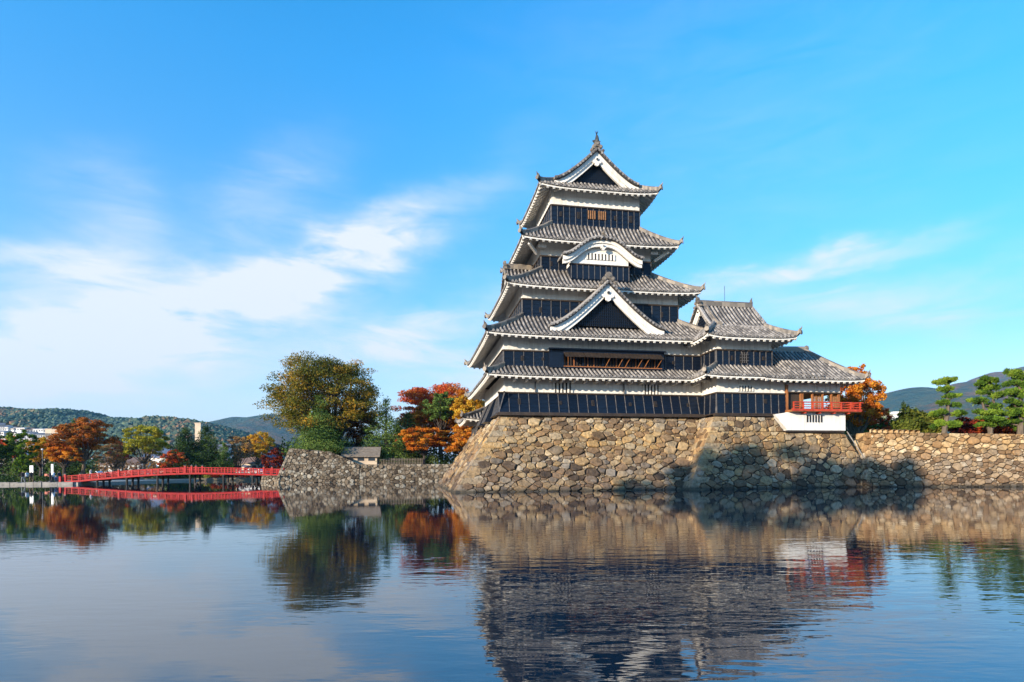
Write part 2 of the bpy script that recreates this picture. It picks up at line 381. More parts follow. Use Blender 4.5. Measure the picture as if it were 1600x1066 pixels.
# ------------------------------------------------------------------ stone walls: every stone is a piece of its own
def clip(poly, nx, ny, c):
    out = []; n = len(poly)
    for i in range(n):
        a, b = poly[i], poly[(i + 1) % n]; da = a[0] * nx + a[1] * ny - c; db = b[0] * nx + b[1] * ny - c
        if da <= 0: out.append(a)
        if (da < 0) != (db < 0) and abs(da - db) > 1e-12:
            t = da / (da - db); out.append((a[0] + (b[0] - a[0]) * t, a[1] + (b[1] - a[1]) * t))
    return out
def inside(poly, p):
    n = len(poly)
    return all((poly[(i + 1) % n][0] - poly[i][0]) * (p[1] - poly[i][1]) - (poly[(i + 1) % n][1] - poly[i][1]) * (p[0] - poly[i][0]) >= 0 for i in range(n))
def cells(poly, radii, asp, rng, tries, pack=.60):
    """power diagram of stones of several sizes inside a convex outline (counter-clockwise)"""
    P = [(x / asp, y) for x, y in poly]; x0, x1 = min(p[0] for p in P), max(p[0] for p in P); y0, y1 = min(p[1] for p in P), max(p[1] for p in P)
    pts = []; G = {}; gs = max(r[1] for r in radii) * 2
    for (ra, rb), nt in zip(radii, tries):
        for _ in range(nt):
            p = (rng.uniform(x0, x1), rng.uniform(y0, y1)); r = rng.uniform(ra, rb); k = (int(p[0] // gs), int(p[1] // gs))
            if not inside(P, p): continue
            if all((p[0] - q[0]) ** 2 + (p[1] - q[1]) ** 2 > ((r + q[2]) * pack) ** 2 for dx in (-1, 0, 1) for dy in (-1, 0, 1) for q in G.get((k[0] + dx, k[1] + dy), ())):
                q = (*p, r); pts.append(q); G.setdefault(k, []).append(q)
    res = []
    for i, (x, y, r) in enumerate(pts):
        c = list(P); k = (int(x // gs), int(y // gs))
        near = sorted((((q[0] - x) ** 2 + (q[1] - y) ** 2, q) for dx in (-2, -1, 0, 1, 2) for dy in (-2, -1, 0, 1, 2) for q in G.get((k[0] + dx, k[1] + dy), ())), key=lambda e: e[0])[1:26]
        for dd, q in near:
            nx, ny = q[0] - x, q[1] - y
            c = clip(c, nx, ny, ((q[0] ** 2 + q[1] ** 2 - q[2] ** 2) - (x * x + y * y - r * r)) / 2)
            if len(c) < 3: break
        if len(c) >= 3:
            c = [(a * asp, b) for a, b in c]
            A = sum(c[j][0] * c[(j + 1) % len(c)][1] - c[(j + 1) % len(c)][0] * c[j][1] for j in range(len(c))) / 2
            if A > .004: res.append((A, c))
    res.sort(key=lambda e: -e[0]); return res
def stone_mesh_pts(c, A, rng, bulge, joint):
    """rounded, rough faced block: three rings and a blunt face"""
    n = len(c); cx = sum(p[0] for p in c) / n; cy = sum(p[1] for p in c) / n; R = math.sqrt(A)
    if n > 7:
        while len(c) > 7:
            j = min(range(len(c)), key=lambda j: (c[j][0] - c[(j + 1) % len(c)][0]) ** 2 + (c[j][1] - c[(j + 1) % len(c)][1]) ** 2)
            a, b = c[j], c[(j + 1) % len(c)]; c = [q for k, q in enumerate(c) if k not in (j, (j + 1) % len(c))]; c.insert(min(j, len(c)), ((a[0] + b[0]) / 2, (a[1] + b[1]) / 2))
        c.sort(key=lambda p: math.atan2(p[1] - cy, p[0] - cx))
    ch = []
    m = len(c)
    for j in range(m):
        p, o, q = c[j - 1], c[j], c[(j + 1) % m]; k1, k2 = rng.uniform(.02, .10), rng.uniform(.02, .10)
        ch.append((o[0] + (p[0] - o[0]) * k1, o[1] + (p[1] - o[1]) * k1)); ch.append((o[0] + (q[0] - o[0]) * k2, o[1] + (q[1] - o[1]) * k2))
    sh = max(.6, 1 - joint / max(R, .05) * 1.6)
    h = bulge * R * rng.uniform(.5, 1.4); tx, ty = rng.uniform(-.7, .7) * h / R, rng.uniform(-.8, .6) * h / R
    ring = []; jt = [rng.uniform(.90, 1.02) for _ in ch]
    for s_, z in ((sh, -.28), (sh, h * .55), (sh * .86, h)):
        ring.append([(cx + (x - cx) * s_ * jt[i], cy + (y - cy) * s_ * jt[i] * rng.uniform(.98, 1.02), (z + ((x - cx) * tx + (y - cy) * ty) * (z > 0) + (rng.uniform(-.12, .12) * h if z > 0 else 0))) for i, (x, y) in enumerate(ch)])
    N = len(ch); v = ring[0] + ring[1] + ring[2] + [(cx, cy, h * rng.uniform(.95, 1.15))]
    f = [(r * N + j, r * N + (j + 1) % N, (r + 1) * N + (j + 1) % N, (r + 1) * N + j) for r in (0, 1) for j in range(N)] + [(2 * N + j, 2 * N + (j + 1) % N, 3 * N) for j in range(N)]
    return v, f, (cx, cy)
def stone_face(t, quad, radii, tries, nobj, mat, seed, asp=1.25, bulge=.12, joint=.024, fill=None, core=True, tintf=None):
    """quad = bottom left, bottom right, top right, top left, seen from outside; convex and nearly flat"""
    rng = random.Random(seed); Q = [Vector(p) for p in quad]; ex = (Q[1] - Q[0]).normalized(); n = ex.cross(Q[3] - Q[0]).normalized(); ey = n.cross(ex)
    poly = [((p - Q[0]).dot(ex), (p - Q[0]).dot(ey)) for p in Q]
    cs = cells(poly, radii, asp, rng, tries)
    fill = fill if fill is not None else MB()
    off2 = (Q[2] - Q[0]).dot(n); La = (Q[1] - Q[0]).length; hb = max(1e-3, poly[3][1])
    def W(p):                                                # flat, or gently twisted when the fourth corner is off the plane
        tb = p[1] / hb; l_ = poly[3][0] * tb; r_ = poly[1][0] + (poly[2][0] - poly[1][0]) * tb
        return Q[0] + ex * p[0] + ey * p[1] + n * (p[2] + off2 * tb * (p[0] - l_) / max(1e-3, r_ - l_))
    for i, (A, c) in enumerate(cs):
        v, f, (cx, cy) = stone_mesh_pts(c, A, rng, bulge, joint); tint = rng.random()
        if A < .06: tint = .55 + .45 * tint
        if tintf: tint = tintf(tint, W((cx, cy, 0)))
        if i < nobj:
            m = MB(); o = W((cx, cy, 0)); m.add([W(p) - o for p in v], f, tint)
            link('stone', m.mesh('stone', mat), t.e, loc=o - t.base)
        else: fill.add([W(p) for p in v], f, tint)
    if core:
        m = MB(); m.add([p - n * .10 for p in Q], [(0, 1, 2, 3)]); t.part('rubble_core', m, 'core')
    return fill

# ------------------------------------------------------------------ the castle's stone bases (castle axes: u right, v away, z up)
B1 = Thing('stone_base', 'broad sloping stone base under the tall castle keep, rising from the moat', 'stone base', (0, 0, 0), True)
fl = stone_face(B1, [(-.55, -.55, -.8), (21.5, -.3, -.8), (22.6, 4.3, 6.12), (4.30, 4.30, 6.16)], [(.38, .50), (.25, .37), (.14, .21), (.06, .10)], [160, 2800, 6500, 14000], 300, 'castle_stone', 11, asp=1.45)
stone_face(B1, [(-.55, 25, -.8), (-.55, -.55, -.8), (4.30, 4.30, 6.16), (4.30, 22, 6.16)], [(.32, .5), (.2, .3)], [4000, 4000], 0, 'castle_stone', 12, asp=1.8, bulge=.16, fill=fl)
B1.part('chink_stone', fl, 'castle_stone', kind='stuff')
m = MB()                                                    # long quoins, laid alternately along the near corner
for k in range(15):
    z0 = -.8 + k * .465; z1 = z0 + .44; a0, a1 = -.55 + (z0 + .8) * .697, -.55 + (z1 + .8) * .697; L1, L2 = (1.5, .75) if k % 2 else (.75, 1.5); e = .07; s_ = random.uniform(-.03, .03)
    q = MB(); q.hexa([(a0 - e + s_, a0 - e, z0), (a0 + L1, a0 - e, z0), (a0 + L1, a0 + .5, z0), (a0 - e + s_, a0 + L2, z0)], [(a1 - e + s_, a1 - e, z1), (a1 + L1, a1 - e, z1), (a1 + L1, a1 + .5, z1), (a1 - e + s_, a1 + L2, z1)], random.uniform(.5, .9))
    B1.part('corner_stone', q, 'castle_stone')
m = MB(); m.hexa([(.6, .6, -.8), (22, .6, -.8), (22, 25, -.8), (.6, 25, -.8)], [(4.6, 4.6, 6.05), (22.6, 4.6, 6.05), (22.6, 21, 6.05), (4.6, 21, 6.05)]); B1.part('earth_core', m, 'core')

B2 = Thing('stone_base', 'smaller stone base under the corner turret, its lower half in shade', 'stone base', (18, -1, 0), True)
TL, BL = (21.75, 1.85, 5.98), (17.45, -1.45, -.8)
MID = (20.95, 1.236, 4.72)
fl = stone_face(B2, [BL, (27.6, -.15, -.8), (28.2, 1.9, 4.72), MID], [(.38, .50), (.25, .37), (.14, .21), (.06, .10)], [60, 1100, 2800, 8000], 120, 'castle_stone', 21, asp=1.4)
stone_face(B2, [(27.6, -.15, -.8), (37.0, .75, -.8), (34.0, 1.95, 4.72), (28.2, 1.9, 4.72)], [(.38, .50), (.25, .37), (.14, .21), (.06, .10)], [60, 1100, 2800, 8000], 120, 'castle_stone', 22, asp=1.4, fill=fl)
stone_face(B2, [MID, (28.2, 1.9, 4.72), (27.2, 1.87, 5.98), TL], [(.3, .44), (.16, .24)], [900, 1200], 30, 'castle_stone', 24, fill=fl)
stone_face(B2, [(17.45, 6, -.8), BL, TL, (21.75, 6, 5.98)], [(.3, .5), (.18, .28)], [1200, 1500], 20, 'castle_stone', 23, fill=fl)
B2.part('chink_stone', fl, 'castle_stone', kind='stuff')
for k in range(15):
    z0 = -.8 + k * .452; z1 = z0 + .43
    def cp(z): f_ = (z + .8) / 6.78; return BL[0] + (TL[0] - BL[0]) * f_, BL[1] + (TL[1] - BL[1]) * f_
    (x0, y0), (x1, y1) = cp(z0), cp(z1); L1, L2 = (1.35, .7) if k % 2 else (.7, 1.35); e = .06
    q = MB(); q.hexa([(x0 - e, y0 - e, z0), (x0 + L1, y0 - e + .1 * L1, z0), (x0 + L1, y0 + .5, z0), (x0 - e, y0 + L2, z0)], [(x1 - e, y1 - e, z1), (x1 + L1, y1 - e, z1), (x1 + L1, y1 + .5, z1), (x1 - e, y1 + L2, z1)], random.uniform(.5, .95)); B2.part('corner_stone', q, 'castle_stone')
q = MB(); q.bar((34.15, 1.75, 4.80), (37.1, .62, -.6), .07, .07, .9); B2.part('edge_strip', q, 'kerb_stone')
m = MB(); m.hexa([(19.4, 1.6, -.8), (35, 2.6, -.8), (35, 12, -.8), (19.4, 12, -.8)], [(22.6, 3.2, 4.4), (33.4, 3.2, 4.4), (33.4, 11, 4.4), (22.6, 11, 4.4)]); m.box((22.3, 2.6, 4.35), (28, 10, 5.9)); B2.part('earth_core', m, 'core')
m = MB(); m.hexa([(36.6, .9, -.8), (37.4, 12, -.8), (36, 12, -.8), (35.9, 1.4, -.8)], [(34.1, 2, 4.7), (34.1, 12, 4.7), (33.5, 12, 4.7), (33.5, 2, 4.7)]); B2.part('side_face', m, 'castle_stone')

# right bank retaining wall (world axes)
B3 = Thing('retaining_wall', 'long tan rubble retaining wall on the right bank below the clipped pines', 'stone wall', (31, 47.5, 0))
def capline(f): return 4.72 - .5 * f
fl = stone_face(B3, [(29.6, 47.7, -.8), (43, 45.6, -.8), (43.4, 46.9, 4.3), (31.0, 49.0, 4.72)], [(.32, .42), (.2, .3), (.11, .17), (.05, .08)], [40, 1800, 6000, 9000], 290, 'wall_stone', 31, asp=1.3)
stone_face(B3, [(43, 45.6, -.8), (62, 42.8, -.8), (62, 44.1, 4.2), (43.4, 46.9, 4.3)], [(.3, .46), (.16, .26)], [2600, 2600], 0, 'wall_stone', 32, fill=fl)
stone_face(B3, [(29.6, 60, -.8), (29.6, 47.7, -.8), (31, 49, 4.72), (31, 60, 4.72)], [(.3, .46), (.16, .26)], [2000, 2000], 0, 'wall_stone', 33, fill=fl)
B3.part('chink_stone', fl, 'wall_stone', kind='stuff')
rng = random.Random(8)
for k in range(9):                                          # loose cap stones at the corner
    q = MB(); x = 31.0 + k * .42; y = 49.0 - k * .065; v, f, _ = stone_mesh_pts([(-.22, -.16), (.2, -.18), (.26, .1), (.02, .2), (-.24, .14)], .15, rng, .5, .01)
    q.add([(x + a, y - .1 + c_ * .6, 4.78 - .017 * k + b) for a, b, c_ in v], f, rng.uniform(.6, 1)); B3.part('cap_stone', q, 'wall_stone')
q = MB(); q.hexa([(30.4, 48.4, -.8), (62, 43.7, -.8), (62, 47, -.8), (30.4, 60, -.8)], [(31.3, 49.4, 4.2), (62, 44.6, 4.1), (62, 47, 4.1), (31.3, 60, 4.2)]); B3.part('earth_core', q, 'core')
q = MB(); rows = []
for j in range(5):
    rows.append([(31.2 + 32 * i / 60, 49.15 - 4.95 * i / 60 + .6 * j, 4.50 - .35 * min(i / 24, 1.3) + .10 * math.sin(i * 1.7 + j * 2.1) * .5 + .06 * j) for i in range(61)])
q.grid(rows); B3.part('grass_edge', q, 'grass')

# far wall left of the keep
B4 = Thing('retaining_wall', 'grey rubble wall across the moat at the right end of the red bridge', 'stone wall', (-34, 84.5, 0))
def wl(x, dy=0): return (x, 84.2 + (x + 34.5) * .30 + dy)
fl = MB()
stone_face(B4, [(*wl(-35.3), -.6), (*wl(-23.6), -.6), (*wl(-23.6, .8), 2.75), (*wl(-34.2, 1.0), 2.75)], [(.26, .42), (.14, .22)], [3000, 3400], 0, 'far_stone', 41, fill=fl, asp=1.1, bulge=.18)
stone_face(B4, [(*wl(-34.25, 1.0), 2.75), (*wl(-23.6, .8), 2.75), (*wl(-28.0, 1.4), 4.75), (*wl(-33.6, 1.5), 5.25)], [(.24, .4), (.14, .22)], [2000, 2400], 0, 'far_stone', 42, fill=fl, asp=1.1, bulge=.18)
stone_face(B4, [(*wl(-23.6), -.6), (*wl(6), -.6), (*wl(6, .9), 2.75), (*wl(-23.6, .9), 2.75)], [(.28, .46), (.14, .22)], [4200, 4200], 0, 'far_stone', 43, fill=fl, asp=1.1, bulge=.18)
stone_face(B4, [(-35.3, 96, -.6), (*wl(-35.3), -.6), (*wl(-33.6, 1.5), 5.25), (-33.6, 96, 5.25)], [(.3, .46), (.16, .26)], [1500, 1500], 0, 'far_stone', 44, fill=fl)
B4.part('rubble', fl, 'far_stone', kind='stuff')
q = MB(); q.hexa([(*wl(-34.6, .6), -.6), (*wl(-23, .6), -.6), (-22, 96, -.6), (-34.6, 96, -.6)], [(*wl(-33.2, 2.0), 5.1), (*wl(-27.8, 2.0), 4.6), (-27, 96, 4.6), (-33.2, 96, 5.1)]); q.hexa([(*wl(-27.8, 1.6), -.6), (*wl(6, .6), -.6), (8, 99, -.6), (-27, 96, -.6)], [(*wl(-27.8, 1.9), 2.6), (*wl(6, 1.2), 2.6), (8, 99, 2.6), (-27, 96, 2.6)]); B4.part('earth_core', q, 'core')
q = MB(); q.grid([[(*wl(-33.4 + 6.0 * i / 12, 1.7 + j * 1.6), 5.28 - .05 * i + .12 * math.sin(i * 1.3 + j)) for i in range(13)] for j in range(5)]); B4.part('turf', q, 'dry_grass')
B5 = Thing('bridge_abutment', 'small squared stone abutment under the right end of the red bridge', 'stone abutment', (-36, 85.2, 0))
fl = stone_face(B5, [(-37.4, 84.4, -.5), (-34.6, 84.2, -.5), (-34.4, 84.5, 1.15), (-37.2, 84.7, 1.15)], [(.22, .32), (.12, .18)], [300, 400], 40, 'far_stone', 51, bulge=.18)
stone_face(B5, [(-37.4, 90, -.5), (-37.4, 84.4, -.5), (-37.2, 84.7, 1.15), (-37.2, 90, 1.15)], [(.22, .32), (.12, .18)], [500, 600], 0, 'far_stone', 52, fill=fl)
B5.part('chink_stone', fl, 'far_stone', kind='stuff'); q = MB(); q.box((-37.15, 84.75, -.5), (-33.4, 90, 1.1)); B5.part('earth_core', q, 'core')

# ------------------------------------------------------------------ castle building kit
V3 = Vector
def rings(mb, path, d, ups, r0, r1, seg=4):
    """a row of stepped, half-round cover tiles along a path"""
    for i in range(len(path) - 1):
        vs = []
        for p, up, r in ((path[i], ups[i], r0), (path[i + 1], ups[min(i + 1, len(ups) - 1)], r1)):
            for k in range(seg + 1):
                an = math.pi * k / seg; vs.append(p + d * (r * math.cos(an)) + up * (r * math.sin(an)))
        n = seg + 1; mb.add(vs, [(k, k + 1, n + k + 1, n + k) for k in range(seg)] + [tuple(range(n - 1, -1, -1))], random.random())
def swept(mb, path, w, h, seg=3):
    """rounded ridge bar along a path"""
    vs = []; n = len(path)
    prof = [(-w / 2, -.12), (-w / 2, h * .62), (-w * .3, h * .9), (0, h), (w * .3, h * .9), (w / 2, h * .62), (w / 2, -.12)]
    for i, p in enumerate(path):
        d = (path[min(i + 1, n - 1)] - path[max(i - 1, 0)]); d.z = 0; d.normalize(); sd = V3((-d.y, d.x, 0))
        vs += [p + sd * a + V3((0, 0, b)) for a, b in prof]
    m = len(prof)
    mb.add(vs, [(i * m + k, i * m + k + 1, (i + 1) * m + k + 1, (i + 1) * m + k) for i in range(n - 1) for k in range(m - 1)] + [tuple(range(m)), tuple((n - 1) * m + k for k in range(m - 1, -1, -1))])
def skirt(t, name, ro, ri, ze, zi, up=.28, sides='FRBL', curve=1.22, hips=(0, 1, 2, 3), rafters=True, step=.36, label=None):
    """hipped roof ring between an eave rectangle and an inner rectangle: tiles, eaves board, soffit, rafters, hip ridges"""
    O = [V3((ro[0], ro[1], 0)), V3((ro[2], ro[1], 0)), V3((ro[2], ro[3], 0)), V3((ro[0], ro[3], 0))]
    I = [V3((ri[0], ri[1], 0)), V3((ri[2], ri[1], 0)), V3((ri[2], ri[3], 0)), V3((ri[0], ri[3], 0))]
    deck, tiles, fasc, soff, raf = MB(), MB(), MB(), MB(), MB()
    def side(k):
        o, o2, i1, i2 = O[k], O[(k + 1) % 4], I[k], I[(k + 1) % 4]; d = (o2 - o).normalized(); n = V3((-d.y, d.x, 0)); L = (o2 - o).length
        return o, d, n, L, (i1 - o).dot(d), (o2 - i2).dot(d), (i1 - o).dot(n)
    def zz(a, tt, L, aL, aR):
        l, r = aL * tt, L - aR * tt; e = 1.0 if r - l < 1e-3 else min(1, abs(2 * (a - l) / (r - l) - 1))
        return ze + (zi - ze) * tt ** curve + up * e ** 4.5 * (1 - tt) ** 1.4
    for k, c in enumerate('FRBL'):
        if c not in sides: continue
        o, d, n, L, aL, aR, D = side(k)
        def P(a, tt, off=0): return o + d * a + n * (D * tt) + V3((0, 0, zz(a, tt, L, aL, aR) + off))
        NC, NR = 22, 6
        g = [[P(aL * (j / NR) + (L - (aL + aR) * j / NR) * (i / NC), j / NR) for i in range(NC + 1)] for j in range(NR + 1)]
        deck.grid(g)
        soff.grid([[p + V3((0, 0, -.245)) + n * .14 * (j == 0) for p in r] for j, r in enumerate(g)], flip=True)
        e0 = g[0]
        deck.grid([[p + V3((0, 0, -.12)) for p in e0], e0])
        deck.grid([[p + V3((0, 0, -.12)) + n * .12 for p in e0], [p + V3((0, 0, -.12)) for p in e0]])
        fasc.grid([[p + V3((0, 0, -.25)) + n * .07 for p in e0], [p + V3((0, 0, -.13)) + n * .07 for p in e0]])
        fasc.grid([[p + V3((0, 0, -.25)) + n * .16 for p in e0], [p + V3((0, 0, -.25)) + n * .07 for p in e0]])
        cnt = int(L / step); a0 = (L - cnt * step) / 2
        for q in range(cnt + 1):
            a = a0 + q * step; tm = min(1.0, a / aL if aL > 1e-3 else 1, (L - a) / aR if aR > 1e-3 else 1)
            if tm < .04: continue
            ln = math.hypot(D, zi - ze) * tm; m = max(1, int(ln / .33)); path = [P(a, tm * i / m, .01) for i in range(m + 1)]
            ups = []
            for i in range(m + 1):
                tg = (path[min(i + 1, m)] - path[max(i - 1, 0)]).normalized(); ups.append(d.cross(tg).normalized())
            ups = [u_ if u_.z > 0 else -u_ for u_ in ups]
            rings(tiles, path, d, ups, .100, .078)
            tiles.disc(path[0] - n * .015 + V3((0, 0, .0)), -n, .112, .03, 8)
            pp = P(a + step / 2, 0, -.10) if a + step / 2 < L else None
            if pp: tiles.add([pp - d * .14 - n * .012 + V3((0, 0, .07)), pp - n * .012 - V3((0, 0, .03)), pp + d * .14 - n * .012 + V3((0, 0, .07))], [(0, 1, 2)])
        if rafters:
            cnt = int(L / .56); a0 = (L - cnt * .56) / 2
            for q in range(cnt + 1):
                a = a0 + q * .56; tm = min(.8, a / aL if aL > 1e-3 else 1, (L - a) / aR if aR > 1e-3 else 1); tm = min(tm, 2.2 / max(D, .1))
                if tm < .06: continue
                raf.bar(P(a, 0, -.32) + n * .10, P(a, tm, -.31), .18, .15, random.random())
    R = t.part(name, deck, 'tile_pan_shaded')
    if label: R['label'] = label
    t.part('tile_rows', tiles, 'tile', R, 'stuff'); t.part('eaves_board', fasc, 'plaster', R); t.part('soffit', soff, 'plaster', R)
    if rafters: t.part('rafters', raf, 'plaster', R, 'stuff')
    for k in hips:
        o, d, n, L, aL, aR, D = side(k); path = []
        for i in range(13):
            tt = i / 12; p = O[k].lerp(I[k], tt); path.append(V3((p.x, p.y, zz(aL * tt, tt, L, aL, aR) + .06)))
        dr = (path[0] - path[1]); dr.z = 0; dr.normalize()
        hb = MB(); tip = path[0] + dr * .10 + V3((0, 0, .10)); swept(hb, [tip + dr * .12 + V3((0, 0, .10)), tip] + path, .30, .30)
        hb.disc(path[0] + dr * .26 + V3((0, 0, .12)), dr, .19, .08, 8); hb.tube([path[0] + dr * .2 + V3((0, 0, .34)), path[0] + dr * .30 + V3((0, 0, .46)), path[0] + dr * .36 + V3((0, 0, .62))], [.09, .06, .02], 6)
        if k in (0, 1, 2): pass
        t.part('hip_ridge', hb, 'tile_ridge', R)
    return R
def gable(t, name, G, A, B, hw, Lg, prof, zbase, board=(.14, .48), inner=(.44, .74), wall_s=.55, lattice=True, step=.36, ridge=True, oni=.3, feet=True, infill=True, pend=True, down=True, label=None, wallmat='dark_gap', rowsback=None):
    """gabled roof: G front foot-centre (2D), A into the building, B to the right; prof(x) = height of the tiles"""
    G, A, B = V3((*G, 0)), V3((*A, 0)), V3((*B, 0)); Z = V3((0, 0, 1)); N = 16
    def P(x, s_, off=0): return G + A * s_ + B * x + Z * (prof(x) + off)
    xs = [-hw + 2 * hw * i / (2 * N) for i in range(2 * N + 1)]
    deck, tiles, bb, ib = MB(), MB(), MB(), MB()
    deck.grid([[P(x, s_) for x in xs] for s_ in (0, Lg)]); deck.grid([[P(x, s_, -.13) for x in xs] for s_ in (0, Lg)], flip=True); deck.grid([[P(x, 0, -.13) for x in xs], [P(x, 0) for x in xs]])
    for sg in (-1, 1): deck.add([P(sg * hw, 0), P(sg * hw, Lg), P(sg * hw, Lg, -.13), P(sg * hw, 0, -.13)], [(0, 1, 2, 3)])
    R = t.part(name, deck, 'tile_pan_shaded')
    if label: R['label'] = label
    # arc-length sampled slope path
    def slope(sg, s_, lift=.01):
        pts = []; x = .06
        while x < hw:
            pts.append(P(sg * x, s_, lift)); sl = abs(prof(min(x + .02, hw)) - prof(x)) / .02; x += .33 / math.sqrt(1 + sl * sl)
        pts.append(P(sg * hw, s_, lift)); return pts[::-1]
    s_ = .30; back = rowsback or Lg
    while s_ < back:
        for sg in (-1, 1):
            path = slope(sg, s_); ups = []
            for i in range(len(path)):
                tg = (path[min(i + 1, len(path) - 1)] - path[max(i - 1, 0)]).normalized(); u_ = A.cross(tg).normalized(); ups.append(u_ if u_.z > 0 else -u_)
            rings(tiles, path, A, ups, .100, .078); tiles.disc(path[0] + B * sg * .0, B * sg, .112, .03, 8)
        s_ += step
    t.part('tile_rows', tiles, 'tile', R, 'stuff')
    vt = MB()
    for sg in (-1, 1):
        path = slope(sg, .10, .05); vt.tube(path, .12, 7)
        for i in range(0, len(path) - 1):                    # round tile ends along the verge
            p = path[i].lerp(path[i + 1], .5); vt.disc(p - A * .10 - Z * .07, -A, .10, .05, 7)
        if down:
            dn = MB(); q = slope(sg, .85, .05); q = [p for p in q if abs((p - G).dot(B)) < hw * .86]; swept(dn, q, .26, .26); dn.disc(q[0] + B * sg * .05 + Z * .1, B * sg, .2, .1, 8); t.part('descending_ridge', dn, 'tile_ridge', R)
    t.part('verge_tiles', vt, 'tile', R, 'stuff')
    def band(mb, o1, o2, s0, th):
        top = [P(x, s0, -o1) for x in xs]; bot = [P(x, s0, -o2 - .10 * (abs(x) / hw) ** 3) for x in xs]
        mb.grid([bot, top]); mb.grid([[p + A * th for p in bot], bot]); mb.grid([top, [p + A * th for p in top]])
        for e in (0, -1): mb.add([bot[e], top[e], top[e] + A * th, bot[e] + A * th], [(0, 1, 2, 3)])
    band(bb, board[0], board[1], .24, .14); t.part('bargeboard', bb, 'plaster', R)
    if inner: band(ib, inner[0], inner[1], .36, .2); t.part('inner_bargeboard', ib, 'plaster', R)
    low = (inner or board)[1]
    if infill:
        w = MB(); tri = [x for x in xs if prof(x) - low > zbase]
        if tri:
            pts = [G + A * wall_s + B * tri[0] + Z * zbase] + [P(x, wall_s, -low + .12) for x in tri] + [G + A * wall_s + B * tri[-1] + Z * zbase]
            w.prism(pts[::-1], A * .12); W_ = t.part('gable_wall', w, wallmat, R)
            if lattice:
                lt = MB(); x = tri[0] + .12
                while x < tri[-1]:
                    z1 = prof(x) - low + .1
                    if z1 > zbase + .1: lt.bar(G + A * (wall_s - .03) + B * x + Z * zbase, G + A * (wall_s - .03) + B * x + Z * z1, .07, .05, None, 0, tuple(A))
                    x += .19
                z_ = zbase + .22
                while z_ < prof(0) - low - .15:
                    xx = [x for x in tri if prof(x) - low > z_]
                    if len(xx) > 1: lt.bar(G + A * (wall_s - .045) + B * xx[0] + Z * z_, G + A * (wall_s - .045) + B * xx[-1] + Z * z_, .03, .05)
                    z_ += .24
                t.part('lattice', lt, 'black_board', R, 'stuff')
    if pend:
        c = G + A * .20 + Z * (prof(0) - low - .10); gp = MB(); r = .34
        out = [(0, .55), (.22, .34), (.30, .12), (.46, .06), (.50, -.10), (.36, -.22), (.26, -.20), (.20, -.42), (0, -.52)]
        out = out + [(-x, y) for x, y in out[-2:0:-1]]
        gp.prism([c + B * x * pend + Z * y * pend for x, y in out][::-1], A * .14); g_ = t.part('pendant', gp, 'plaster', R)
        hx = MB(); hx.disc(c - A * .05 + Z * .16 * pend, -A, .13 * pend, .05, 6); t.part('boss', hx, 'bronze', R)
    if ridge:
        rb = MB(); q = [P(0, s1, .02) for s1 in np.linspace(.12, Lg, 8)]; swept(rb, q, .36, .42); t.part('ridge', rb, 'tile_ridge', R)
        on = MB(); c = P(0, .02, .22)
        for dx, dz, r in ((0, .22, oni), (-oni * 1.15, -.06, oni * .72), (oni * 1.15, -.06, oni * .72), (-oni * 2.0, -.38, oni * .55), (oni * 2.0, -.38, oni * .55)):
            on.disc(c + B * dx + Z * dz, A, r, .22, 9); on.disc(c + B * dx + Z * dz - A * .05, A, r * .55, .1, 8)
        t.part('ridge_end_tile', on, 'tile_ridge', R)
    return R
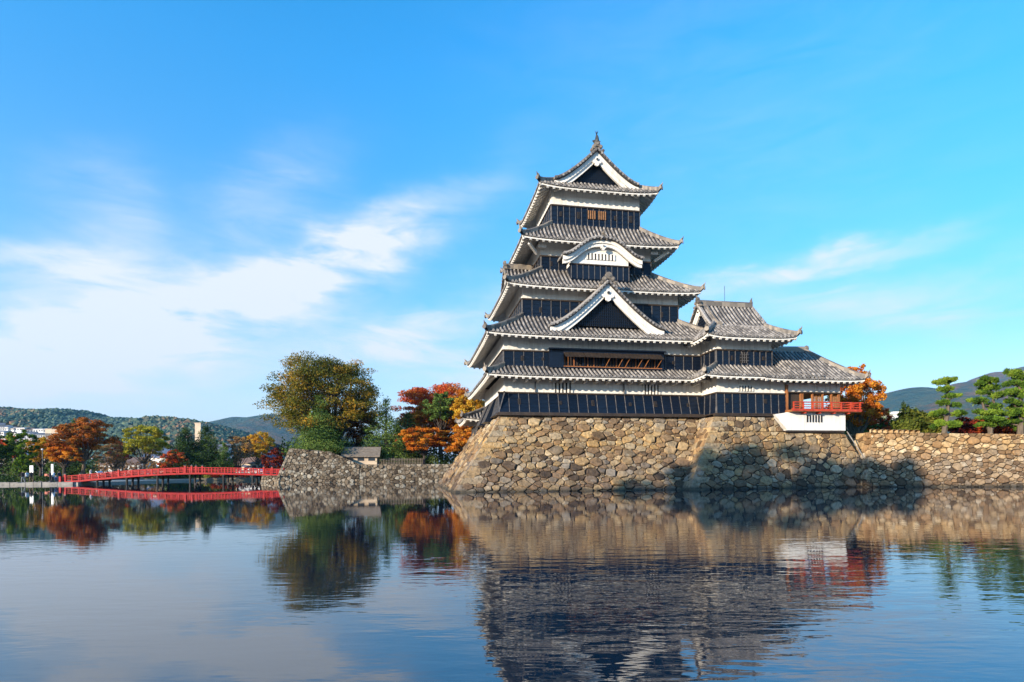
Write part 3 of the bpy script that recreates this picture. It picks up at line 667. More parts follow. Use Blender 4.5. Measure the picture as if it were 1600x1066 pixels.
def storey(t, ru, z0, zb, z1, flare=0.0, nfront=20, nleft=14, right=False, name='storey_wall', cut=None, loops=()):
    """plaster wall above, lacquered boards below; every board panel and batten on the two seen sides is a piece"""
    u0, v0, u1, v1 = ru
    w = MB(); w.box((u0, v0, zb - .02), (u1, v1, z1)); R = t.part(name, w, 'plaster')
    core = MB(); core.hexa([(u0 - flare, v0 - flare, z0), (u1 + flare, v0 - flare, z0), (u1 + flare, v1, z0), (u0 - flare, v1, z0)], [(u0 - .02, v0 - .02, zb), (u1 + .02, v0 - .02, zb), (u1 + .02, v1, zb), (u0 - .02, v1, zb)]); t.part('board_backing', core, 'black_board', R)
    H = math.hypot(zb - z0, flare); sl = math.atan2(flare, zb - z0)
    def face(p0, ex, length, n, out, skip=None):
        bw = length / n; me = MB(); k = 4; g = .03
        for j in range(k):                                   # overlapping clapboards of one panel
            a, b = .06 + (H - .14) * j / k, .06 + (H - .14) * (j + 1) / k
            me.add([(g, -.055, a), (bw - g, -.055, a), (bw - g, -.025, b), (g, -.025, b), (g, 0, a), (bw - g, 0, a)], [(0, 1, 2, 3), (4, 5, 1, 0)])
        md = me.mesh('board', 'black_board')
        bt = MB(); bt.box((-.022, -.085, .02), (.022, 0, H - .05)); mbt = bt.mesh('batten', 'batten')
        rot = Matrix((( ex.x, -out.x, 0, 0), (ex.y, -out.y, 0, 0), (0, 0, 1, 0), (0, 0, 0, 1)))
        M0 = Matrix.Translation(V3(p0) - t.base) @ rot @ Matrix.Rotation(-sl, 4, 'X')
        for i in range(n + 1):
            if i < n and not (skip and skip[0] <= (i + .5) * bw <= skip[1]):
                o = link('board', md, R); o.matrix_local = M0 @ Matrix.Translation((i * bw, 0, 0))
            if not (skip and skip[0] < i * bw < skip[1]):
                o = link('batten', mbt, R); o.matrix_local = M0 @ Matrix.Translation((i * bw, 0, 0))
        rl = MB(); rl.box((-.05, -.12, H - .07), (length + .05, .02, H + .05)); rl.box((-.04, -.10, -.03), (length + .04, .02, .06)); o = link('board_rail', rl.mesh('board_rail', 'dark_wood'), R); o.matrix_local = M0
        for (fx, fz, fw, fh) in loops:                        # loopholes
            lp = MB(); lp.box((-fw / 2, -.10, -fh / 2), (fw / 2, 0, fh / 2), mi=0); lp.box((-fw / 2 + .04, -.11, -fh / 2 + .04), (fw / 2 - .04, -.1, fh / 2 - .04), mi=1)
            if out.y < 0: o = link('loophole', lp.mesh('loophole', ['dark_wood', 'dark_gap']), R); o.matrix_local = M0 @ Matrix.Translation((fx, 0, fz))
    face((u0 - flare, v0 - flare - .02, z0), V3((1, 0, 0)), u1 - u0 + 2 * flare, nfront, V3((0, -1, 0)), cut)
    if nleft: face((u0 - flare - .02, v1, z0), V3((0, -1, 0)), v1 - v0 + flare, nleft, V3((-1, 0, 0)))
    if right: face((u1 + flare + .02, v0 - flare, z0), V3((0, 1, 0)), v1 - v0 + flare, right, V3((1, 0, 0)))
    return R
def slit_window(t, R, u0, u1, z0, z1, v, bars, mat='plaster'):
    w = MB(); w.box((u0, v - .03, z0), (u1, v + .05, z1)); W = t.part('slit_window', w, 'dark_gap', R)
    b = MB(); st = (u1 - u0) / bars
    for i in range(bars + 1):
        x = u0 + st * i; b.box((x - st * .26, v - .09, z0), (x + st * .26, v + .02, z1))
    t.part('window_bars', b, mat, R)

# ------------------------------------------------------------------ the keep
K = Thing('castle_keep', 'tall black and white castle keep with five tiers of curved tiled roofs', 'castle', (13.6, 11, 6.1), True)
UC = 13.6
# W1: ground storey, boards flare out over the stone base
s1 = storey(K, (4.46, 4.46, 22.7, 16.6), 6.28, 8.0, 9.6, .50, 23, 16, loops=[(1.7, 1.0, .22, .5), (5.2, .95, .2, .3), (8.0, .95, .24, .5), (11.3, .9, .22, .3), (13.6, .95, .24, .5), (16.6, .9, .2, .3), (18.6, .9, .22, .5)])
for a, b in ((8.66, 10.2), (16.6, 18.05)): slit_window(K, s1, a, b, 8.06, 8.92, 4.46, 5)
sill = MB(); sill.box((3.7, 3.75, 6.10), (22.8, 4.6, 6.27)); K.part('sill_beam', sill, 'dark_wood', s1)
for i in range(18):                                          # brackets under the eaves
    q = MB(); u = 5.2 + i * 1.0; q.bar((u, 4.5, 8.95), (u, 3.4, 9.0), .16, .2); K.part('bracket', q, 'plaster', s1) if u < 21.6 else None
q = MB(); q.box((7.02, 4.30, 8.0), (7.08, 4.5, 8.95)); q.box((14.78, 4.30, 8.0), (14.84, 4.5, 8.95)); K.part('downpipe', q, 'batten', s1)
skirt(K, 'roof', (2.81, 2.81, 24.4, 18.0), (4.42, 4.42, 22.8, 16.4), 9.30, 10.22, .12, 'FRBL', 1.1, label='lowest roof tier of the keep')
# W2: storey with the long open window bay
s2 = storey(K, (4.42, 4.42, 22.78, 16.6), 10.16, 11.5, 12.9, 0, 22, 15, cut=(3.85, 13.85), loops=[(1.55, .7, .24, .4), (3.3, .7, .2, .26), (14.9, .7, .2, .26)])
bay = MB(); bay.box((8.22, 4.02, 10.18), (9.42, 4.5, 11.6)); bay.box((18.05, 4.02, 10.18), (18.32, 4.5, 11.6)); bay.box((8.22, 4.02, 11.38), (18.32, 4.5, 11.66)); bay.box((8.22, 4.0, 10.12), (18.32, 4.5, 10.24))
BAY = K.part('window_bay', bay, 'black_board')
BAY['label'] = 'projecting black window bay with hinged shutters propped open'
q = MB(); q.box((8.15, 3.88, 11.66), (18.42, 4.5, 11.74)); q.hexa([(8.1, 3.80, 11.60), (18.45, 3.80, 11.60), (18.45, 3.9, 11.6), (8.1, 3.9, 11.6)], [(8.1, 3.84, 11.69), (18.45, 3.84, 11.69), (18.45, 3.9, 11.7), (8.1, 3.9, 11.7)]); K.part('bay_hood', q, 'black_board', BAY)
q = MB(); q.box((9.4, 4.44, 10.24), (18.1, 4.46, 11.4)); K.part('dark_interior', q, 'dark_gap', BAY)
q = MB(); q.box((9.4, 3.96, 10.2), (18.1, 4.3, 10.27)); K.part('window_sill', q, 'orange_wood', BAY)
for i in range(5):
    a = 9.42 + i * 1.735; b = a + 1.62
    q = MB(); q.hexa([(a - .02, 3.32, 10.90), (b + .02, 3.32, 10.90), (b + .02, 4.02, 11.37), (a - .02, 4.02, 11.37)], [(a - .02, 3.30, 10.95), (b + .02, 3.30, 10.95), (b + .02, 4.0, 11.42), (a - .02, 4.0, 11.42)])
    for j in range(1, 5): x = a + (b - a) * j / 5; q.bar((x, 3.3, 10.97), (x, 4.0, 11.44), .04, .03)
    S = K.part('shutter', q, 'dark_wood', BAY)
    if i < 4: q = MB(); q.box((b, 4.1, 10.24), (b + .14, 4.35, 11.4)); K.part('mullion', q, 'black_board', BAY)
    if i > 1:
        for x in (a + .18, b - .30): q = MB(); q.bar((x, 4.1, 10.28), (x + .18, 3.4, 10.92), .05, .05); K.part('prop', q, 'orange_wood', BAY)
    for j in range(6):
        x = a + .12 + j * .27; q = MB(); q.box((x, 4.30, 10.25), (x + .08, 4.40, 11.35)); K.part('window_bar', q, 'orange_wood' if (i < 2 and j in (0, 1, 3)) or (i > 1 and j == 4) else 'dark_wood', BAY)
skirt(K, 'roof', (2.81, 2.81, 24.4, 18.0), (6.40, 6.39, 20.80, 15.2), 12.57, 14.92, .18, 'FRBL', 1.18, label='second roof tier of the keep')
# W3
s3 = storey(K, (6.40, 6.39, 20.80, 15.4), 14.75, 16.40, 17.8, 0, 17, 10, loops=[(1.6, .75, .22, .45), (3.9, .75, .2, .28), (12.8, .8, .2, .45)])
skirt(K, 'roof', (4.87, 5.0, 22.33, 16.9), (8.41, 7.72, 18.79, 14.2), 17.28, 19.52, .20, 'FRBL', 1.2, label='third roof tier of the keep')
# big front gable on the second roof
gable(K, 'front_gable', (13.24, 3.55), (0, 1), (1, 0), 5.0, 3.4, lambda x: 13.42 + 4.0 * (1 - abs(x) / 5.0) ** 1.28 - .0 * x + .18 * (abs(x) / 5.0) ** 6, 13.75, board=(.18, .68), inner=(.64, 1.05), wall_s=.85, oni=.30, pend=1.05, label='large triangular gable with white bargeboards and black lattice')
# W4
s4 = storey(K, (8.41, 7.72, 18.79, 14.2), 19.35, 20.72, 22.3, 0, 13, 7, loops=[(.9, .7, .2, .4), (9.6, .7, .2, .4)])
skirt(K, 'roof', (6.38, 6.04, 20.82, 15.9), (9.41, 7.86, 17.79, 14.0), 21.70, 23.72, .20, 'FRBL', 1.2, label='fourth roof tier of the keep')
for s_ in (-1, 1):                                           # eave struts beside the fourth storey
    q = MB(); x = 8.0 if s_ < 0 else 19.2; q.bar((x, 7.7, 20.9), (x + s_ * .9, 6.7, 21.4), .2, .25); q.bar((8.0 if s_ < 0 else 18.5, 7.1, 21.35), (8.7 if s_ < 0 else 19.2, 7.1, 21.35), .2, .25); K.part('eave_strut', q, 'plaster', s4)
# curved gable bay on the third roof
q = MB(); q.box((10.75, 6.25, 18.3), (16.05, 8.0, 19.62)); KB = K.part('curved_gable_bay', q, 'black_board'); KB['label'] = 'bay under a bow-shaped white gable, black boards and a barred slit'
for i in range(10):
    u = 10.75 + .53 * i; q = MB(); q.box((u + .03, 6.20, 18.4), (u + .50, 6.26, 19.5)); K.part('board', q, 'black_board', KB)
for i in range(11):
    u = 10.75 + .53 * i; q = MB(); q.box((u - .022, 6.16, 18.36), (u + .022, 6.25, 19.56)); K.part('batten', q, 'batten', KB)
q = MB(); q.box((10.6, 6.14, 19.58), (16.2, 6.4, 19.68)); K.part('board_rail', q, 'dark_wood', KB)
def bow(x):
    f_ = abs(x) / 3.62; return 20.25 + 1.62 * (0.5 + .5 * math.cos(math.pi * min(1, f_) ** 1.3)) + .06 * f_ ** 8
q = MB(); xs = [-2.65 + 5.3 * i / 24 for i in range(25)]
q.prism([(13.4 + x, 6.30, bow(x) - .55) for x in xs][::-1] + [(10.75, 6.30, 19.66), (16.05, 6.30, 19.66)], (0, 1.6, 0)); K.part('bay_plaster', q, 'plaster', KB)
slit_window(K, KB, 12.2, 14.7, 20.12, 20.66, 6.30, 8)
gable(K, 'bow_gable', (13.55, 5.55), (0, 1), (1, 0), 3.62, 2.6, bow, 99, board=(.12, .42), inner=(.40, .70), infill=False, pend=.5, oni=.14, down=False, label='bow-shaped white gable')
# top storey
s5 = storey(K, (9.41, 7.86, 17.79, 14.0), 23.62, 25.40, 27.2, 0, 15, 8, loops=[(.85, 1.0, .2, .4), (2.5, 1.0, .25, .6), (6.0, 1.0, .2, .4), (7.5, 1.0, .25, .6)])
for a in (12.72, 13.72):
    q = MB(); q.box((a, 7.74, 24.35), (a + .82, 7.80, 25.12)); W = K.part('window', q, 'dark_gap', s5)
    for j in range(4): q = MB(); q.box((a + .08 + j * .2, 7.70, 24.35), (a + .17 + j * .2, 7.76, 25.12)); K.part('window_bar', q, 'blind_wood', s5)
top = skirt(K, 'roof', (8.06, 6.62, 19.14, 15.6), (9.7, 7.75, 17.5, 14.5), 26.62, 27.55, .26, 'FRBL', 1.1, label='topmost roof tier of the keep')
gable(K, 'top_gable', (13.55, 7.10), (0, 1), (1, 0), 3.95, 8.0, lambda x: 27.45 + 3.05 * (1 - abs(x) / 3.95) ** 1.30 + .12 * (abs(x) / 3.95) ** 6, 27.62, board=(.18, .62), inner=(.58, .98), wall_s=.85, oni=.26, pend=.85, label='topmost gable under the roof ridge')
def fish(t, c, sgn, parent=None):
    """roof-ridge dolphin: head down on the ridge, tail curled up"""
    m = MB(); c = V3(c); pts = []; rad = []
    for i in range(11):
        f_ = i / 10; pts.append(c + V3((0, sgn * (.30 * math.sin(f_ * 2.6) - .05), f_ * 1.05))); rad.append(.24 * (1 - f_) ** .7 + .05)
    m.tube(pts, rad, 8)
    tp = pts[-1]
    for a in (-.9, -.3, .3, .9): m.add([tp - V3((0, 0, .10)), tp + V3((math.sin(a) * .10, sgn * .1, .12)), tp + V3((math.sin(a) * .26, sgn * .05, .42)), tp + V3((math.sin(a) * .06, -sgn * .06, .2))], [(0, 1, 2, 3), (3, 2, 1, 0)])
    for s_ in (-1, 1): m.add([c + V3((s_ * .18, 0, .30)), c + V3((s_ * .42, sgn * .05, .52)), c + V3((s_ * .14, sgn * .1, .62))], [(0, 1, 2), (2, 1, 0)])
    for i in range(2, 9): m.add([pts[i] + V3((0, -sgn * rad[i], -.05)), pts[i] + V3((0, -sgn * (rad[i] + .13), .06)), pts[i] + V3((0, -sgn * rad[i], .08))], [(0, 1, 2), (2, 1, 0)])
    t.part('roof_fish', m, 'bronze', parent, smooth=False)
fish(K, (13.52, 7.45, 30.75), -1); fish(K, (13.52, 14.9, 30.75), 1)
q = MB(); q.tube([(13.45, 14.9, 31.5), (13.45, 14.9, 33.2)], .02, 5); K.part('lightning_rod', q, 'bronze')
# side gable on the left slope of the third roof
gable(K, 'side_gable', (5.55, 11.0), (1, 0), (0, -1), 2.6, 3.0, lambda x: 18.1 + 2.55 * (1 - abs(x) / 2.6) ** 1.3, 18.3, board=(.12, .42), inner=None, wall_s=.5, oni=.24, pend=.6, down=False)
# stone-drop hoods on the left flank and low connecting wing behind
for v in (8.6, 12.6):
    q = MB(); q.hexa([(3.35, v, 5.95), (4.1, v, 5.95), (4.1, v + 2.2, 5.95), (3.35, v + 2.2, 5.95)], [(4.25, v, 8.0), (4.5, v, 8.0), (4.5, v + 2.2, 8.0), (4.25, v + 2.2, 8.0)]); H_ = K.part('stone_drop', q, 'black_board')
    for j in range(4): q = MB(); q.bar((3.33, v + .1 + j * .66, 5.95), (4.23, v + .1 + j * .66, 8.0), .05, .05); K.part('batten', q, 'batten', H_)

C = Thing('connecting_wing', 'low tiled connecting wing behind the left flank of the keep', 'castle wing', (8, 20, 5.5), True)
storey(C, (3.9, 18.2, 14, 23), 5.0, 6.4, 7.4, .2, 8, 6)
skirt(C, 'roof', (2.3, 17.2, 15, 24.4), (5.5, 19.6, 12, 21.5), 7.0, 8.6, .2, 'FRBL', 1.15)
q = MB(); q.hexa([(1.2, 19.5, .5), (9, 19.5, .5), (9, 25, .5), (1.2, 25, .5)], [(3.6, 19.5, 5.5), (9, 19.5, 5.5), (9, 24, 5.5), (3.6, 24, 5.5)]); C.part('footing', q, 'castle_stone')

# ------------------------------------------------------------------ corner turret
T = Thing('corner_turret', 'two-storey black and white turret joined to the right side of the keep', 'turret', (24.6, 4, 6), True)
a1 = storey(T, (22.03, 2.0, 28.35, 9.4), 6.22, 7.98, 9.6, .06, 9, 8, loops=[(.95, 1.1, .2, .35), (4.5, 1.1, .2, .35)])
slit_window(T, a1, 24.0, 25.3, 8.15, 8.62, 2.0, 5)
q = MB(); q.box((21.8, 1.85, 6.05), (28.4, 2.2, 6.2)); T.part('sill_beam', q, 'dark_wood', a1)
skirt(T, 'roof', (20.2, .5, 31.0, 11.2), (22.0, 2.0, 27.1, 9.4), 9.28, 10.32, .12, 'FL', 1.1, hips=(0,), label='lower roof of the corner turret')
a2 = storey(T, (22.0, 2.0, 27.12, 9.2), 10.25, 11.58, 13.0, 0, 9, 8, loops=[(1.4, .65, .18, .4), (4.3, .7, .2, .3)])
q = MB(); q.prism([(24.15, 1.87, 10.5), (24.85, 1.87, 10.5), (24.9, 1.87, 11.05), (24.72, 1.87, 11.35), (24.5, 1.87, 11.48), (24.28, 1.87, 11.35), (24.1, 1.87, 11.05)], (0, .1, 0)); FW = T.part('arched_window', q, 'dark_gap', a2)
for x in (24.3, 24.5, 24.7): q = MB(); q.box((x - .015, 1.83, 10.5), (x + .015, 1.87, 11.4)); T.part('window_bar', q, 'batten', a2)
for z in (10.7, 10.95, 11.2): q = MB(); q.box((24.1, 1.82, z - .015), (24.9, 1.86, z + .015)); T.part('window_bar', q, 'batten', a2)
skirt(T, 'roof', (20.35, .45, 28.45, 9.6), (22.15, 2.7, 26.95, 7.4), 12.44, 13.85, .22, 'FRBL', 1.12, label='upper roof of the corner turret')
gable(T, 'gable_roof', (21.85, 5.0), (1, 0), (0, -1), 2.75, 5.4, lambda x: 13.55 + 2.65 * (1 - abs(x) / 2.75) ** 1.22, 13.8, board=(.12, .46), inner=(.42, .68), wall_s=.55, oni=.22, pend=.6, step=.36, label='tall gabled ridge roof of the corner turret')
q = MB(); 
for i in range(12): q.disc((27.22, 5.0 - .2 - i * .2, 16.1 - i * .2), (1, 0, 0), .11, .06, 7)
T.part('verge_tiles', q, 'tile', kind='stuff')
q = MB(); q.tube([(24.6, 5, 16.5), (24.6, 5, 18.0)], .02, 5); T.part('lightning_rod', q, 'bronze')
for u in (21.95, 27.2): q = MB(); q.tube([(u, 5, 16.55), (u, 5, 16.8), (u - .08 if u < 24 else u + .08, 5, 17.05)], [.16, .1, .02], 7); T.part('ridge_finial', q, 'tile_ridge')

# ------------------------------------------------------------------ moon-viewing turret
Mn = Thing('moon_viewing_turret', 'open pavilion with vermilion balcony and white base at the right end of the castle', 'pavilion', (31, 4, 4.7), True)
q = MB(); q.hexa([(28.25, 1.55, 4.86), (33.85, 1.55, 4.86), (33.85, 8, 4.86), (28.25, 8, 4.86)], [(28.25, 1.55, 6.38), (33.85, 1.55, 6.38), (33.85, 8, 6.38), (28.25, 8, 6.38)]); WB = Mn.part('white_base', q, 'plaster')
q = MB(); q.hexa([(28.26, 1.58, 4.88), (28.4, 1.58, 4.88), (28.4, 2.4, 4.88), (28.3, 2.4, 4.88)], [(27.1, 1.62, 6.2), (28.4, 1.58, 6.38), (28.4, 2.4, 6.38), (27.1, 2.4, 6.2)]); Mn.part('base_flare', q, 'plaster', WB)
slit = MB(); 
for i in range(6): slit.box((30.1 + i * .27, 1.50, 5.55), (30.21 + i * .27, 1.60, 6.15))
Mn.part('gun_slits', slit, 'dark_gap', WB)
q = MB(); q.box((28.15, 1.6, 4.70), (33.8, 3, 4.85)); Mn.part('footing_beam', q, 'dark_wood', WB)
q = MB(); q.box((28.3, 1.0, 6.40), (34.9, 8.6, 6.56)); FL = Mn.part('floor', q, 'orange_wood')
q = MB(); q.box((28.3, .95, 6.44), (34.95, 1.05, 6.64)); q.box((34.87, .95, 6.44), (34.97, 8.6, 6.64)); Mn.part('floor_edge', q, 'vermilion', FL)
q = MB(); q.box((28.5, 2.0, 8.15), (33.7, 7.6, 8.3)); q.box((28.5, 1.95, 8.20), (33.7, 2.1, 8.95)); q.box((33.55, 2.1, 8.2), (33.7, 7.6, 8.95)); LT = Mn.part('lintel', q, 'plaster')
q = MB(); q.box((28.5, 1.93, 8.08), (33.72, 2.12, 8.20)); Mn.part('lintel_beam', q, 'dark_wood', LT)
for (u, v, w_) in ((28.48, 1.85, .20), (29.92, 2.0, .14), (30.1, 2.0, .10), (31.05, 2.0, .12), (32.05, 2.0, .12), (32.9, 2.0, .12), (33.62, 2.0, .16), (33.62, 4.7, .14), (33.62, 7.4, .16), (30.1, 7.4, .14), (31.9, 7.4, .14), (28.5, 7.4, .14)):
    q = MB(); q.box((u - w_ / 2, v, 6.56), (u + w_ / 2, v + .16, 8.75 if u < 28.6 and v < 3 else 8.15)); Mn.part('post', q, 'orange_wood')
for (a, b) in ((31.1, 32.0), (32.95, 33.55)):
    q = MB(); z = 6.6
    while z < 7.85: q.box((a, 2.04, z), (b, 2.09, z + .10)); z += .125
    for x in np.linspace(a, b, 4): q.box((x - .02, 2.01, 6.58), (x + .02, 2.05, 7.9))
    Mn.part('slatted_shutter', q, 'blind_wood')
q = MB(); q.box((28.55, 2.15, 6.56), (29.85, 2.2, 8.1)); Mn.part('dark_panel', q, 'dark_wood')
q = MB(); q.box((28.5, 7.5, 7.3), (30.2, 7.56, 8.2)); q.box((31.9, 7.5, 6.56), (33.6, 7.56, 8.2)); Mn.part('rear_panel', q, 'dark_wood')
for zz_, th in ((6.80, .07), (7.00, .06), (7.20, .09)):
    for p_, r_ in (((28.45, 1.05), (35.15 if zz_ > 7.1 else 34.95, 1.05)), ((34.85, .9), (34.85, 8.5))):
        q = MB(); q.bar((*p_, zz_), (*r_, zz_), th, th); Mn.part('rail', q, 'vermilion')
for i in range(8): u = 28.5 + i * .905; q = MB(); q.box((u - .05, 1.0, 6.6), (u + .05, 1.1, 7.22)); Mn.part('rail_post', q, 'vermilion')
for i in range(1, 8): v = 1.05 + i * .95; q = MB(); q.box((34.8, v - .05, 6.6), (34.9, v + .05, 7.22)); Mn.part('rail_post', q, 'vermilion')
for i in range(4): u = 29.6 + i * 1.4; q = MB(); q.box((u, 1.1, 6.26), (u + .14, 1.7, 6.42)); Mn.part('bracket', q, 'vermilion')
skirt(Mn, 'roof', (25.5, .5, 34.9, 8.1), (27.0, 4.2, 32.0, 4.4), 9.14, 12.15, .10, 'FRB', 1.12, hips=(1, 2))
q = MB(); swept(q, [V3((27.0, 4.3, 12.2)), V3((29.5, 4.3, 12.15)), V3((32.1, 4.3, 12.22))], .36, .45); q.disc((32.15, 4.3, 12.45), (1, 0, 0), .3, .12, 9); Mn.part('ridge', q, 'tile_ridge')

# ------------------------------------------------------------------ trees
def leaf_mesh(name, clumps, n, size, mat, seed, flat=0.0, asp=.62, spike=False, shell=.55):
    """leaf-sized faces spread through clumps (cx, cy, cz, rx, ry, rz)"""
    r = np.random.default_rng(seed); C = np.array(clumps, float); vol = (C[:, 3] * C[:, 4] * C[:, 5]) ** .55
    k = r.choice(len(C), n, p=vol / vol.sum()); d = r.normal(size=(n, 3)); d /= np.linalg.norm(d, axis=1)[:, None]
    rad = shell + (1 - shell) * r.random(n) ** .5; rad *= np.where(r.random(n) < .22, r.random(n), 1.0)
    lump = 1 + .22 * np.sin(d[:, 0] * 5 + k) * np.sin(d[:, 1] * 6 + 2 * k) + .12 * np.sin(d[:, 2] * 9 + k)
    pos = C[k, :3] + d * C[k, 3:] * (rad * lump)[:, None]
    if spike:                                                # needle tufts: narrow upright blades
        a = d * .55 + r.normal(size=(n, 3)) * .55 + np.array([0, 0, .9]); a /= np.linalg.norm(a, axis=1)[:, None]
        b = np.cross(a, r.normal(size=(n, 3))); b /= np.linalg.norm(b, axis=1)[:, None]
        L = size * r.uniform(.7, 1.5, n)[:, None]; w = L * .34
        v = np.stack([pos - b * w * .5, pos + b * w * .5, pos + a * L + b * w * .35, pos + a * L - b * w * .35], 1)
    else:
        nr = d * .7 + r.normal(size=(n, 3)) * .6 + np.array([0, 0, .35 + flat]); nr /= np.linalg.norm(nr, axis=1)[:, None]
        a = np.cross(nr, r.normal(size=(n, 3))); a /= np.linalg.norm(a, axis=1)[:, None]; b = np.cross(nr, a)
        L = size * r.uniform(.6, 1.35, n)[:, None]; w = L * asp
        v = np.stack([pos - a * L * .5, pos + b * w * .5, pos + a * L * .5 , pos - b * w * .5], 1)
    me = bpy.data.meshes.new(name); me.vertices.add(4 * n); me.vertices.foreach_set('co', v.reshape(-1).astype(np.float32))
    me.loops.add(4 * n); me.loops.foreach_set('vertex_index', np.arange(4 * n, dtype=np.int32))
    me.polygons.add(n); me.polygons.foreach_set('loop_start', np.arange(0, 4 * n, 4, dtype=np.int32)); me.polygons.foreach_set('loop_total', np.full(n, 4, dtype=np.int32))
    co = r.random(len(C)); tint = np.clip(.62 * co[k] + .55 * r.random(n) - .09, 0, 1)
    at_ = me.attributes.new('tint', 'FLOAT', 'FACE'); at_.data.foreach_set('value', tint.astype(np.float32))
    me.materials.append(MATS[mat]); me.update(); me.validate(clean_customdata=False); return me
def limb(mb, p, q, r0, r1, rng, seg=6, wob=.06):
    p, q = V3(p), V3(q); L = (q - p).length; pts = [p]
    for i in range(1, 4): pts.append(p.lerp(q, i / 4) + V3((rng.uniform(-1, 1), rng.uniform(-1, 1), rng.uniform(-.3, .8))) * L * wob)
    pts.append(q); mb.tube(pts, [r0 + (r1 - r0) * i / 4 for i in range(5)], seg, cap=False)
def broadleaf(name, label, base, H, W, mat, seed, n=5000, leaf=.42, trunk=.28, K_=16, bark='dark_bark', group=None, depth=None, sparse=1.0, cat='tree', lean=0, lower=.30):
    """trunk, limbs to every clump, and a crown of clumps on an uneven dome"""
    rng = random.Random(seed); t = Thing(name, label, cat, base, group=group); D = depth or W * .85
    cl = []; cz = H * (lower + 1) / 2; rz = H * (1 - lower) / 2
    for i in range(K_):
        f_ = (i + .5) / K_; th_ = i * 2.39996 + rng.uniform(-.4, .4); ph = math.acos(1 - 1.75 * f_); s_ = rng.uniform(.62, .88)
        r_ = rng.uniform(.20, .34)
        cl.append((math.sin(ph) * math.cos(th_) * W / 2 * s_ + lean * math.cos(ph), math.sin(ph) * math.sin(th_) * D / 2 * s_, cz + math.cos(ph) * rz * s_, W * .5 * r_ * 1.3, D * .5 * r_ * 1.3, rz * r_ * rng.uniform(.8, 1.15)))
    main = list(cl); cl = []
    for (a, b, c, ra, rb, rc) in main:                        # each bough carries several flat sprays
        for j in range(5):
            u_, an = rng.uniform(-.5, 1), rng.uniform(0, 6.28); h_ = math.sqrt(max(0, 1 - u_ * u_)) * .8; cl.append((a + math.cos(an) * h_ * ra, b + math.sin(an) * h_ * rb, c + u_ * rc * .85, ra * rng.uniform(.38, .6), rb * rng.uniform(.38, .6), rc * rng.uniform(.26, .42)))
    cl.append((lean * .3, 0, cz, W * .22, D * .22, rz * .45)); main.append(cl[-1])
    tb = MB(); fork = V3((rng.uniform(-.04, .04) * W, 0, H * lower * .9)); limb(tb, (0, 0, -.4), fork, trunk, trunk * .72, rng, 8, .03)
    for c in main[:-1]:
        e = V3(c[:3]); mid = fork.lerp(e, .45) + V3((0, 0, -.06 * H)) * rng.random(); limb(tb, fork, mid, trunk * .5, trunk * .26, rng); limb(tb, mid, e, trunk * .26, trunk * .08, rng, 5)
    tr = link('trunk', tb.mesh('trunk', bark), t.e)
    link('crown', leaf_mesh('crown', cl, int(n * 2.2 * sparse), leaf * .68, mat, seed), t.e); return t
def conifer(name, label, base, H, W, mat, seed, n=5000, leaf=.4, group=None, ragged=.25, bark='dark_bark', bare=.08):
    rng = random.Random(seed); t = Thing(name, label, 'tree', base, group=group); cl = []; tb = MB(); limb(tb, (0, 0, -.4), (0, 0, H * .97), W * .045 + .08, .03, rng, 7, .01)
    rows = 12
    for i in range(rows):
        f_ = i / (rows - 1); z = H * (bare + (1 - bare) * f_ ** 1.05 * .95); R_ = W / 2 * (1 - f_ ** 1.5) ** .85 * .95 + .05 * W; k = max(2, int(6 - 4 * f_)); o = rng.random() * 6
        for j in range(k):
            an = o + j * 2 * math.pi / k + rng.uniform(-.3, .3); r_ = R_ * rng.uniform(.45, .72 + ragged * .4); x, y = math.cos(an) * r_, math.sin(an) * r_
            cl.append((x, y, z - .04 * H, R_ * .60 + .22, R_ * .60 + .22, H / rows * rng.uniform(.6, .95)))
            if R_ > W * .15: tb.tube([(0, 0, z - H * .03), (x * .6, y * .6, z), (x, y, z - .01 * H)], [.07, .05, .02], 5, cap=False)
    link('trunk', tb.mesh('trunk', bark), t.e); cl.append((0, 0, H * .93, W * .10, W * .10, H * .08)); link('crown', leaf_mesh('crown', cl, int(n * 3.2), leaf * .62, mat, seed, asp=.5), t.e); return t
def pad_pine(name, label, base, pads, path, r0, mat, seed, n_per=1500, leaf=.13, group=None, twin=None):
    """clipped garden pine: flat cushions of needles on bare limbs; pads are (x, z, half width, half height) from the base"""
    rng = random.Random(seed); t = Thing(name, label, 'tree', base, group=group); tb = MB()
    tb.tube([(x, y, z) for x, y, z in path], [r0 * (1 - .75 * i / (len(path) - 1)) for i in range(len(path))], 8, cap=False)
    if twin: tb.tube(twin, [r0 * .7, r0 * .6, r0 * .45, r0 * .3], 7, cap=False)
    cl = []
    for (x, z, hw, hh) in pads:
        y = rng.uniform(-.8, .8) * hw * .5; m = max(3, int(hw * 3.2))
        q = min(path, key=lambda p: abs(p[2] - (z - hh))); tb.tube([(q[0], q[1], q[2]), ((q[0] + x) / 2, (q[1] + y) / 2, (q[2] + z) / 2 - .1), (x, y, z - hh * .4)], [r0 * .35, r0 * .25, r0 * .15], 5, cap=False)
        for i in range(m):
            f_ = (i + .5) / m * 2 - 1
            for yy in (-.45, .35): cl.append((x + f_ * hw * .72 + rng.uniform(-.1, .1), y + yy * hw * rng.uniform(.6, 1.2), z + rng.uniform(-.4, .4) * hh - abs(f_) * hh * .3, hw * rng.uniform(.2, .42), hw * rng.uniform(.22, .4), hh * rng.uniform(.4, .75)))
    link('trunk', tb.mesh('trunk', 'bark'), t.e); link('crown', leaf_mesh('crown', cl, n_per * len(pads), leaf, mat, seed, spike=True, shell=.3), t.e); return t
